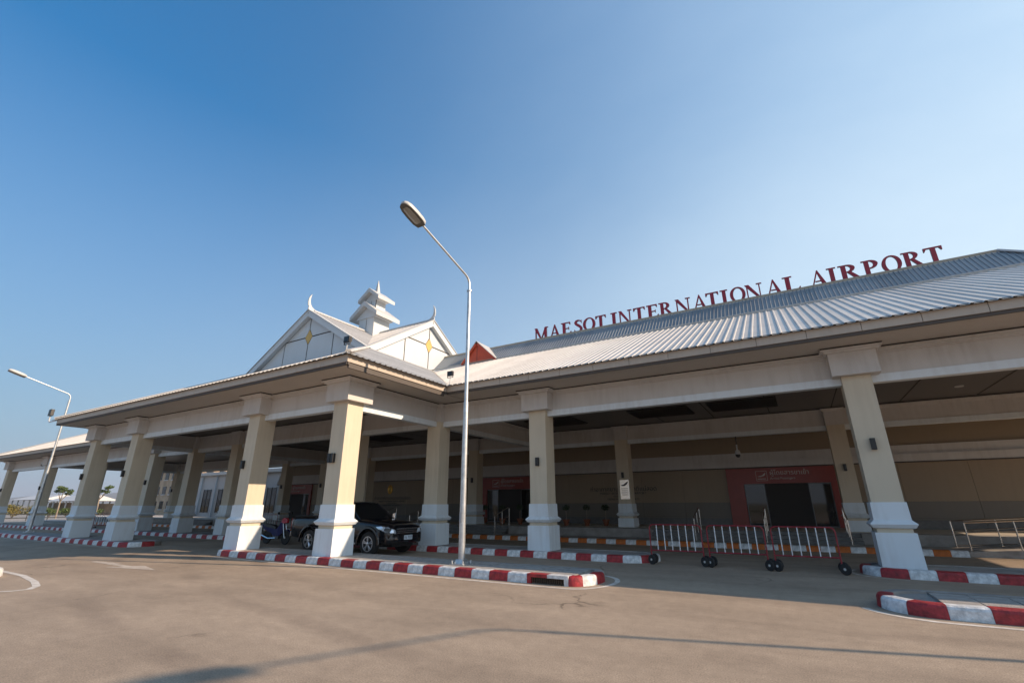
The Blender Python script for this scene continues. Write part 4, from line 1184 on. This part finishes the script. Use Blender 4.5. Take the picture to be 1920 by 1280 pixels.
# wheels in the photograph are turned to face the road: rotate casters
for o in list(bs.children):
    if o.name.startswith('wheel'):
        ctr = sum((Vector(v.co) for v in o.data.vertices), Vector()) / len(o.data.vertices)
        rot = Matrix.Translation(ctr) @ Matrix.Rotation(R(62), 4, 'Z') @ Matrix.Translation(-ctr)
        o.data.transform(rot)
        for c in o.children: c.data.transform(rot)
GB = 'red wheeled crowd barriers with white bars'
bs.location = (-3.30, 14.85, 0); bs.rotation_euler = (0, 0, R(3))
tag(bs, 'red wheeled barrier with white bars, nearest the end of the striped kerb', 'barrier', GB)
b2 = copy_tree(bs, (-1.72, 14.85, 0), R(-1)); b2['label'] = 'middle one of three red wheeled barriers with white bars'
b3 = copy_tree(bs, (-.13, 14.82, 0), R(1)); b3['label'] = 'red wheeled barrier with white bars, nearest the big right column'
b4 = copy_tree(bs, (-30.3, 20.2, 0), R(8)); b4['label'] = 'red and white barrier standing behind the parked motorcycle'
b5 = copy_tree(bs, (-43.0, 15.9, 0), R(20)); b5['label'] = 'red barrier between the two leftmost porch columns'

# ------------------------------------------------------------------ potted plants
def leaf_blob(c, r, n, size, sq=1.0, seed=0):
    rnd = random.Random(seed); b = MB()
    for i in range(n):
        while True:
            p = Vector((rnd.uniform(-1, 1), rnd.uniform(-1, 1), rnd.uniform(-1, 1)))
            if p.length < 1 and p.length > .35 * rnd.random(): break
        q = Vector(c) + Vector((p.x * r, p.y * r, p.z * r * sq))
        a = Vector((rnd.gauss(0, 1), rnd.gauss(0, 1), rnd.gauss(0, .6))).normalized(); t = a.cross(Vector((rnd.gauss(0, 1), rnd.gauss(0, 1), rnd.gauss(0, 1)))).normalized()
        s = size * rnd.uniform(.6, 1.3)
        b.add([q - a * s, q + t * s * .4, q + a * s, q - t * s * .4], [(0, 1, 2, 3)])
    return b
pp = empty('potted_plant'); 
MB().lathe([(.10, 0), (.17, .26), (.20, .27), (.20, .32), (.17, .32), (.15, .29)], (0, 0, 0), 14).build('pot', TERRA, pp, smooth=True)
MB().tube([(0, 0, .28), (.02, .01, .55), (-.01, 0, .80)], .02, 6).build('stem', BARK, pp)
leaf_blob((0, 0, .92), .22, 140, .07, .7, 3).build('crown', LEAF, pp)
PG = 'potted shrubs along the platform edge'
tag(pp, 'potted shrub on the platform, left one beside the dark doorway', 'potted plant', PG); pp.location = (-17.2, 25.9, PLAT)
for x, y, l in ((-15.5, 25.3, 'potted shrub in front of the dark glass doors, second from the left'), (-14.3, 25.3, 'potted shrub at the platform edge just left of the middle column'), (-11.2, 24.9, 'potted shrub just right of the middle column'), (-10.2, 25.4, 'potted shrub below the black wall lettering'), (-9.2, 25.6, 'potted shrub beside the column carrying the plaque')):
    o = copy_tree(pp, (x, y, PLAT), random.uniform(0, 6)); o['label'] = l

# ------------------------------------------------------------------ pickup truck (x forward, local)
pk = empty('pickup_truck'); tag(pk, 'black double cab pickup truck parked behind the sunlit porch column', 'truck')
def sect(x, hw, zb, zt, crown=.03):
    h = [(hw * .93, zb), (hw * .985, zb + .10), (hw, zb + (zt - zb) * .45), (hw * .995, zt - .13), (hw * .965, zt - .05), (hw * .90, zt - .005), (hw * .45, zt + crown)]
    return [(x, y, z) for y, z in h] + [(x, -y, z) for y, z in reversed(h)]
secs = [(2.44, .66, .50, .74, .01), (2.40, .80, .40, .88, .02), (2.28, .88, .36, .985, .03), (2.0, .915, .36, 1.04, .035), (1.55, .925, .40, 1.085, .04), (1.05, .925, .40, 1.125, .04), (.95, .925, .40, 1.14, .03), (0, .925, .40, 1.17, 0), (-1.05, .925, .42, 1.20, 0), (-1.10, .92, .44, 1.21, 0), (-2.3, .92, .48, 1.21, 0), (-2.62, .91, .52, 1.20, 0), (-2.68, .87, .56, 1.17, 0)]
b = MB(); b.rings([sect(*s) for s in secs])
body = b.build('body', CARB, None, smooth=True)
# cut the wheel arches
cut = MB()
for x in (1.55, -1.55):
    for s in (-1, 1): cut.lathe([(.47, .55 * s), (.47, 1.2 * s)], (x, 0, .40), 28, 'y')
cuto = cut.build('arch_cutter', CARPL)
md = body.modifiers.new('arches', 'BOOLEAN'); md.object = cuto; md.operation = 'DIFFERENCE'; md.solver = 'EXACT'
bpy.context.view_layer.update()
me = D.meshes.new_from_object(body.evaluated_get(bpy.context.evaluated_depsgraph_get()))
body.modifiers.clear(); body.data = me; D.objects.remove(cuto)
par(body, pk)
# greenhouse
def ghs(z, xf, xr, hw): return [(xf, -hw * .86, z), (xf - .10, -hw, z), (xr + .05, -hw, z), (xr, -hw * .9, z), (xr, hw * .9, z), (xr + .05, hw, z), (xf - .10, hw, z), (xf, hw * .86, z)]
MB().rings([ghs(1.13, 1.02, -1.08, .885), ghs(1.40, .62, -1.04, .82), ghs(1.66, .22, -.96, .73)]).build('windows', DGLASS, pk)
roofb = MB().rings([ghs(1.661, .24, -.97, .735), ghs(1.70, .15, -.95, .72), ghs(1.735, .0, -.85, .62), ghs(1.745, -.15, -.7, .4)])
roofb.build('roof', CARB, pk, smooth=True)
for s in (-1, 1):
    MB().tube([(.98, s * .80, 1.14), (.60, s * .745, 1.40), (.20, s * .665, 1.67)], .035, 6).build('pillar', CARB, pk)
    MB().tube([(-.10, s * .888, 1.16), (-.12, s * .80, 1.45), (-.16, s * .735, 1.67)], .035, 6).build('pillar', CARB, pk)
    MB().tube([(-1.03, s * .87, 1.20), (-1.0, s * .80, 1.45), (-.93, s * .715, 1.67)], .05, 6).build('pillar', CARB, pk)
    m_ = MB().rings([[(.78, s * .98, 1.16), (.72, s * .98, 1.16), (.72, s * .98, 1.30), (.78, s * .98, 1.30)], [(.82, s * 1.06, 1.13), (.70, s * 1.07, 1.13), (.70, s * 1.07, 1.33), (.82, s * 1.06, 1.33)], [(.80, s * 1.15, 1.16), (.71, s * 1.15, 1.16), (.71, s * 1.15, 1.31), (.80, s * 1.15, 1.31)]])
    m_.build('mirror', CHROME, pk, smooth=True)
    # headlight wraps round the corner
    hl = [(2.445, .50, .70), (2.40, .68, .70), (2.27, .86, .755), (2.02, .932, .86), (1.90, .935, .925), (2.12, .90, .945), (2.32, .78, .915), (2.42, .55, .83)]
    hb = MB(); ctr = Vector((2.30, s * .78, .83))
    ring0 = [Vector((x + .012, s * (y + .008), z)) for x, y, z in hl]
    ring1 = [ctr + (p_ - ctr) * .72 + Vector((.05, s * .035, 0)) for p_ in ring0]
    hb.rings([ring0, ring1]); hb.build('headlight', HEADL, pk)
    MB().lathe([(.06, .0), (.055, .03), (.0, .04)], (2.40, s * .70, .50), 12, 'x').build('fog_lamp', CHROME, pk)
    # arch flares
    for x in (1.55, -1.55):
        fl_ = MB(); rings = []
        for k in range(15):
            a = R(-8 + 196 * k / 14); c_, s__ = math.cos(a), math.sin(a)
            rings.append([(x + r_ * c_, s * y_, .40 + r_ * s__) for r_, y_ in ((.465, .90), (.47, .955), (.53, .950), (.55, .915))])
        fl_.rings(rings); fl_.build('arch_flare', CARB, pk, smooth=True)
    MB().box(-1.05, 1.02, s * .955 - .03, s * .955 + .03, .36, .41).build('side_step', CHROME, pk, bevel=.01)
    for x0_, x1_ in ((.88, -.08), (-.12, -.98)):
        dl = MB(); dl.box(min(x0_, x1_) - .006, min(x0_, x1_) + .006, s * .926 - .004, s * .926 + .004, .5, 1.12); dl.build('door_gap', CARPL, pk)
        MB().tube([(x1_ + .08, s * .93, .99), (x1_ + .10, s * .965, .99), (x1_ + .24, s * .965, .99), (x1_ + .26, s * .93, .99)], .014, 6).build('door_handle', CHROME, pk)
    MB().box(-2.695, -2.62, s * .80 - .08, s * .80 + .08, .80, 1.15).build('tail_lamp', mat('tail_red', (0.3, 0.01, 0.01), .2), pk)
# bed: dark liner and rails
MB().box(-2.60, -1.14, -.80, .80, 1.19, 1.222).build('bed_cover', CARPL, pk)
for s in (-1, 1): MB().tube([(-2.6, s * .86, 1.25), (-1.15, s * .86, 1.25)], .025, 6).build('bed_rail', CARPL, pk)
# grille, bumper, plate
g_ = MB()
g_.box(2.40, 2.462, -.48, .48, .72, .865)
g_.build('grille', BLACK, pk)
b = MB(); b.box(2.463, 2.475, -.50, .50, .838, .872); b.box(2.463, 2.475, -.50, .50, .775, .792); b.box(2.463, 2.475, -.48, .48, .715, .735); b.build('grille_bar', CHROME, pk)
b = MB(); b.rings([[(2.30, y, .38), (x, y, .40), (x + .02, y, .52), (x - .01, y, .66), (2.30, y, .67)] for y, x in ((-.86, 2.34), (-.70, 2.45), (-.40, 2.50), (.40, 2.50), (.70, 2.45), (.86, 2.34))])
b.build('bumper', CARB, pk, smooth=True)
MB().box(2.44, 2.505, -.42, .42, .44, .50).build('air_intake', BLACK, pk)
plt = MB().box(2.525, 2.535, -.20, .20, .505, .645).build('number_plate', PLATE, pk)
text_mesh('กข 7035', .13, PLATETXT, 'plate_text', plt, lambda u, v, d: (2.537 + d * .2, u, .535 + v), squash=.85)
MB().box(-2.74, -2.69, -.85, .85, .5, .68).build('rear_bumper', CHROME, pk, bevel=.015)
# wheels
def wheel(x, y, s):
    w_ = MB().lathe([(.22, -.10), (.33, -.115), (.372, -.09), (.382, -.03), (.382, .03), (.372, .09), (.33, .115), (.22, .10)], (x, y, .382), 30, 'y').build('wheel', RUBBER, pk, smooth=True)
    yo = y + s * .075
    r_ = MB().lathe([(.24, 0), (.24, s * .035), (.215, s * .035), (.205, -s * .02), (.205, -s * .05)], (x, yo, .382), 28, 'y'); r_.build('rim', ALLOY, w_, smooth=True)
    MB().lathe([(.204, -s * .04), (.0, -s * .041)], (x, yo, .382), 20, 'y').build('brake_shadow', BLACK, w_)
    sp = MB()
    for k in range(5):
        for da in (-.16, .16):
            a = 2 * math.pi * k / 5 + .3
            p0 = (x + .04 * math.cos(a), yo + s * .02, .382 + .04 * math.sin(a)); p1 = (x + .222 * math.cos(a + da), yo + s * .028, .382 + .222 * math.sin(a + da))
            sp.tube([p0, p1], .024, 5, .02)
    sp.lathe([(.06, s * .0), (.06, s * .04), (.03, s * .05)], (x, yo, .382), 12, 'y'); sp.build('spokes', ALLOY, w_)
for x in (1.55, -1.55):
    for s in (-1, 1): wheel(x, s * .80, s)
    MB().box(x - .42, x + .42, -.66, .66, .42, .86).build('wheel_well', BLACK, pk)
MB().box(-2.5, 2.3, -.5, .5, .28, .42).build('chassis', CARPL, pk)
pk.location = (-14.42, 13.22, 0.0); pk.rotation_euler = (0, 0, R(-0.5))

# ------------------------------------------------------------------ motorcycle
mc = empty('motorcycle'); tag(mc, 'blue small motorcycle parked left of the pickup truck', 'motorcycle')
for x in (.60, -.60):
    w_ = MB().lathe([(.22, -.03), (.265, -.035), (.285, -.015), (.285, .015), (.265, .035), (.22, .03)], (x, 0, .285), 24, 'y').build('wheel', RUBBER, mc, smooth=True)
    s_ = MB()
    for k in range(6):
        a = math.pi * k / 3; s_.tube([(x, 0, .285), (x + .23 * math.cos(a), 0, .285 + .23 * math.sin(a))], .014, 5)
    s_.lathe([(.05, -.05), (.05, .05)], (x, 0, .285), 10, 'y'); s_.build('spokes', ALLOY, w_)
b = MB(); b.rings([[(x, -w, z0), (x, w, z0), (x, w * .8, z1), (x, -w * .8, z1)] for x, w, z0, z1 in ((.42, .05, .48, .98), (.30, .14, .36, .92), (.12, .13, .34, .66), (-.10, .11, .36, .60), (-.30, .10, .50, .70))]); b.build('leg_shield', BLUEP, mc, smooth=True)
b = MB(); b.rings([[(x, -w, z0), (x, w, z0), (x, w * .9, z1), (x, -w * .9, z1)] for x, w, z0, z1 in ((-.02, .09, .62, .72), (-.25, .13, .68, .80), (-.60, .12, .72, .83), (-.85, .08, .78, .88))]); b.build('seat', BLACK, mc, smooth=True)
b = MB(); b.rings([[(x, -w, z0), (x, w, z0), (x, w * .9, z1), (x, -w * .9, z1)] for x, w, z0, z1 in ((-.05, .08, .45, .62), (-.40, .11, .50, .71), (-.75, .09, .62, .77), (-.98, .04, .74, .82))]); b.build('tail_cowl', BLUEP, mc, smooth=True)
b = MB(); b.rings([[(x, -w, z0), (x, w, z0), (x, w * .7, z1), (x, -w * .7, z1)] for x, w, z0, z1 in ((.62, .06, .90, 1.02), (.50, .13, .86, 1.10), (.34, .12, .92, 1.08))]); b.build('front_cowl', REDG, mc, smooth=True)
MB().tube([(.62, .09, .285), (.44, .07, .80), (.38, .05, 1.02)], .022, 6).build('fork', ALLOY, mc)
MB().tube([(.62, -.09, .285), (.44, -.07, .80), (.38, -.05, 1.02)], .022, 6).build('fork', ALLOY, mc)
MB().tube([(.28, -.34, 1.06), (.36, -.12, 1.05), (.36, .12, 1.05), (.28, .34, 1.06)], .016, 6).build('handlebar', BLACK, mc)
for s in (-1, 1):
    MB().tube([(.32, s * .28, 1.06), (.38, s * .33, 1.24)], .008, 5).build('mirror_stem', BLACK, mc)
    MB().lathe([(.0, -.012), (.06, -.01), (.06, .01), (.0, .012)], (.38, s * .35, 1.29), 12, 'x').build('mirror', BLACK, mc)
MB().tube([(.1, -.12, .26), (-.35, -.14, .24), (-.98, -.15, .42)], .035, 8, .05).build('exhaust', CHROME, mc, smooth=True)
MB().box(-.12, .22, -.10, .10, .22, .42).build('engine', mat('engine_grey', (.12, .12, .12), .5, metal=.6), mc, bevel=.03)
b = MB(); b.rings([[(.60 + .32 * math.cos(a), -w, .285 + .32 * math.sin(a)) for w in (-.06, .06)] + [(.60 + .335 * math.cos(a), w, .285 + .335 * math.sin(a)) for w in (-.06, .06)] for a in [R(20 + 130 * k / 8) for k in range(9)]]); b.build('mudguard', BLUEP, mc)
mc.location = (-20.45, 14.1, 0); mc.rotation_euler = (0, 0, R(4))

# ------------------------------------------------------------------ annex and far surroundings on the left
an = empty('annex_building', (-56, 33, 0)); tag(an, 'white annex with dark windows seen between the far columns', 'building')
MB().box(-66, -46.5, 32.0, 40, 0, 5.0).build('wall', ANNEX, an)
MB().box(-66.3, -46.2, 31.6, 40.2, 5.001, 5.35).build('roof', LAMPW, an)
for k in range(6):
    x = -64.5 + k * 3.1
    w_ = MB().box(x, x + 1.5, 31.96, 31.999, .9, 3.4).build('window', DGLASS, an)
    f = MB()
    for xx in (x - .06, x + .72, x + 1.5): f.box(xx, xx + .06, 31.93, 31.959, .84, 3.46)
    f.build('window_frame', CARPL, w_)
    MB().tube([(x - .6, 31.85, .1), (x - .6, 31.85, 4.9)], .09, 8).build('downpipe', mat('pipe_blue_grey', (.42, .50, .56), .4), an)

def shrub(name, h, r, n, m, size, seed):
    e = empty(name)
    rnd = random.Random(seed)
    b = MB()
    for k in range(5):
        a = 2 * math.pi * k / 5; b.tube([(0, 0, 0), (.25 * r * math.cos(a), .25 * r * math.sin(a), h * .4), (.6 * r * math.cos(a + .4), .6 * r * math.sin(a + .4), h * .8)], .035, 5, .012)
    b.build('stem', BARK, e)
    cb = MB()
    for k in range(6):
        o = leaf_blob((rnd.uniform(-.5, .5) * r, rnd.uniform(-.5, .5) * r, h * rnd.uniform(.35, .72)), r * rnd.uniform(.4, .65), n // 6, size, h * .42 / r, seed * 10 + k)
        cb.add(o.v, o.f)
    cb.build('foliage', m, e)
    return e
sh1 = shrub('shrub', 2.1, 1.5, 900, LEAFY, .13, 5); sh2 = shrub('shrub', 1.5, 1.4, 800, LEAFG, .12, 9)
spots = []
for k in range(16):
    spots.append((-88 - 2.4 * k + random.uniform(-.5, .5), 15.5 + 1.55 * k * .9 + random.uniform(-.6, .6), k))
HG = 'dry golden shrubs of the distant hedge'
spots2 = [(-96, 20.5), (-97, 23.0), (-98, 25.4), (-99, 27.8), (-100, 30.0), (-95, 18.2), (-101, 32.4), (-94, 16.0), (-103, 35), (-104, 37.2)]
words = ['leftmost', 'second', 'third', 'fourth', 'fifth', 'sixth', 'seventh', 'eighth', 'ninth', 'tenth']
ordered = sorted(spots2, key=lambda p: p[1])
for k, (x, y) in enumerate(ordered):
    src = sh1 if k < 6 else sh2
    if k == 0: o = sh1; o.location = (x, y, 0)
    elif k == 6: o = sh2; o.location = (x, y, 0)
    else: o = copy_tree(src, (x, y, 0), random.uniform(0, 6))
    s = random.uniform(.85, 1.15); o.scale = (s, s, s)
    tag(o, ('dry golden' if k < 6 else 'low green') + ' shrub in the distant hedge, %s from the left edge' % words[k], 'shrub', HG)

def tuft_tree(name, loc, h, label, seed, m=LEAFG, nb=6, spread=1.1):
    rnd = random.Random(seed); e = empty(name, loc); tag(e, label, 'tree', 'small trees beyond the left wing')
    b = MB(); b.tube([loc, (loc[0] + .05, loc[1], h * .35), (loc[0] - .05, loc[1], h * .55)], .11, 7, .07)
    tips = []
    for k in range(nb):
        a = 2 * math.pi * k / nb + rnd.uniform(-.3, .3); rr = spread * rnd.uniform(.5, 1.1)
        tip = (loc[0] + rr * math.cos(a), loc[1] + rr * math.sin(a), h * rnd.uniform(.78, 1.0)); tips.append(tip)
        b.tube([(loc[0] - .05, loc[1], h * .54), (loc[0] + rr * .5 * math.cos(a), loc[1] + rr * .5 * math.sin(a), h * .70), tip], .05, 5, .02)
    b.build('trunk', BARK, e)
    cb = MB()
    for k, tp in enumerate(tips):
        o = leaf_blob(tp, .42, 90, .16, .6, seed * 20 + k); cb.add(o.v, o.f)
    cb.build('crown', m, e)
tuft_tree('frangipani_tree', (-92.0, 28.4, 0), 4.2, 'thin tree with leaf tufts seen right of the left lamp pole', 1)
tuft_tree('frangipani_tree', (-90.0, 32.2, 0), 4.6, 'taller thin tree with leaf tufts beside the first porch column', 2, nb=7)
tuft_tree('frangipani_tree', (-95.0, 17.4, 0), 3.8, 'bare pale tree standing in the golden hedge at far left', 3, nb=5)
tuft_tree('frangipani_tree', (-74.5, 31.4, 0), 3.0, 'bushy small tree seen between the two left porch columns', 4, LEAFY, nb=9, spread=1.0)

# low white sheds, a roofed building and a billboard
def shed(x, y, w, d, h, label):
    e = empty('shed', (x, y, 0)); tag(e, label, 'shed', 'low white sheds beyond the car park')
    MB().add([(x - w / 2 - .4, y - d / 2 - .4, h), (x + w / 2 + .4, y - d / 2 - .4, h), (x + w / 2 + .4, y + d / 2 + .4, h), (x - w / 2 - .4, y + d / 2 + .4, h), (x - w / 2, y, h + 1.1), (x + w / 2, y, h + 1.1)], [(0, 1, 5, 4), (2, 3, 4, 5), (0, 4, 3), (1, 2, 5), (0, 3, 2, 1)]).build('roof', ANNEX, e)
    n = 5
    for k in range(n + 1):
        for yy in (y - d / 2, y + d / 2): MB().box(x - w / 2 + k * w / n - .1, x - w / 2 + k * w / n + .1, yy - .1, yy + .1, 0, h - .002).build('post', LAMPW, e)
    MB().box(x - w / 2 + .3, x + w / 2 - .3, y + d / 2 - .5, y + d / 2 - .3, 0, h * .8).build('back_wall', SAND, e)
shed(-128, 43, 16, 6, 2.6, 'low open white shed with posts beyond the hedge, nearer one')
shed(-150, 44, 18, 7, 3.0, 'farther low white shed with pale roof behind the hedge')
fb = empty('apartment_block', (-108, 54, 0)); tag(fb, 'sunlit sandy building with grey green roof seen between the left columns', 'building')
MB().box(-118, -98, 50, 60, 0, 9.0).build('wall', SAND, fb)
MB().add([(-119, 49, 9.001), (-97, 49, 9.001), (-97, 61, 9.001), (-119, 61, 9.001), (-114, 55, 12.2), (-102, 55, 12.2)], [(0, 1, 5, 4), (2, 3, 4, 5), (1, 2, 5), (3, 0, 4), (0, 3, 2, 1)]).build('roof', TEAL, fb)
for fl_ in range(3):
    for k in range(7):
        x = -117 + k * 2.7
        w_ = MB().box(x, x + 1.4, 49.93, 49.999, 1.0 + 2.8 * fl_, 2.5 + 2.8 * fl_).build('window', DGLASS, fb)
        MB().box(x - .1, x + 1.5, 49.80, 49.929, .85 + 2.8 * fl_, .99 + 2.8 * fl_).build('sill', LAMPW, w_)
    for k in range(4):
        y = 50.8 + k * 2.4
        MB().box(-98.0 + .001, -97.93, y, y + 1.2, 1.0 + 2.8 * fl_, 2.5 + 2.8 * fl_).build('window', DGLASS, fb)
bb = empty('billboard', (-110, 17.6, 0)); tag(bb, 'pale striped billboard on a beige post beyond the hedge', 'billboard')
MB().tube([(-110, 17.6, 0), (-110, 17.6, 4.0)], .22, 8).build('post', SAND, bb)
MB().box(-110.1, -109.9, 15.4, 19.6, 4.0, 6.4).build('panel', mat('billboard_pale', (.55, .62, .58), .5), bb)
b = MB()
for k in range(5): b.box(-109.899, -109.88, 15.6, 19.2 - .4 * k, 4.3 + .4 * k, 4.45 + .4 * k)
b.build('stripes', LAMPW, bb)
# low rail fence in front of the hedge
fe = empty('rail_fence', (-80, 22, 0)); tag(fe, 'low dark rail fence along the far service road', 'fence')
for z in (.35, .75): MB().tube([(-79, 16, z), (-82, 36, z)], .04, 6).build('rail', CARPL, fe)
for k in range(11): MB().tube([(-79 - .3 * k, 16 + 2 * k, 0), (-79 - .3 * k, 16 + 2 * k, .85)], .04, 6).build('post', CARPL, fe)

# distant hills
def hills():
    b = MB(); rnd = random.Random(11); n = 90
    rings = []
    for k in range(n + 1):
        a = R(100 + 110 * k / n)
        hgt = 62 + 30 * math.sin(k * .17 + 1) + 16 * math.sin(k * .41) + 12 * math.sin(k * 1.1) + rnd.uniform(-5, 5)
        d = 3600
        rings.append([(d * math.cos(a), d * math.sin(a), -5), ((d + 250) * math.cos(a), (d + 250) * math.sin(a), hgt * .55), ((d + 550) * math.cos(a), (d + 550) * math.sin(a), hgt), ((d + 1100) * math.cos(a), (d + 1100) * math.sin(a), -5)])
    b.rings(rings, cap=False, closed=False)
    o = b.build('hills', HILLM, smooth=True); o['kind'] = 'structure'
hills()

# ------------------------------------------------------------------ haze over the plain
hz = MB().box(-4950, 4950, -4950, 4950, -6.0, 125.0).build('haze', mat('haze_air', (1, 1, 1)))
hz['kind'] = 'stuff'
hm = hz.data.materials[0]; hn = hm.node_tree
for n_ in list(hn.nodes):
    if n_.type != 'OUTPUT_MATERIAL': hn.nodes.remove(n_)
pv = hn.nodes.new('ShaderNodeVolumePrincipled')
pv.inputs['Color'].default_value = (0.86, 0.90, 1.0, 1)
pv.inputs['Density'].default_value = 0.00022
pv.inputs['Anisotropy'].default_value = 0.2
hn.links.new(pv.outputs['Volume'], hn.nodes['Material Output'].inputs['Volume'])
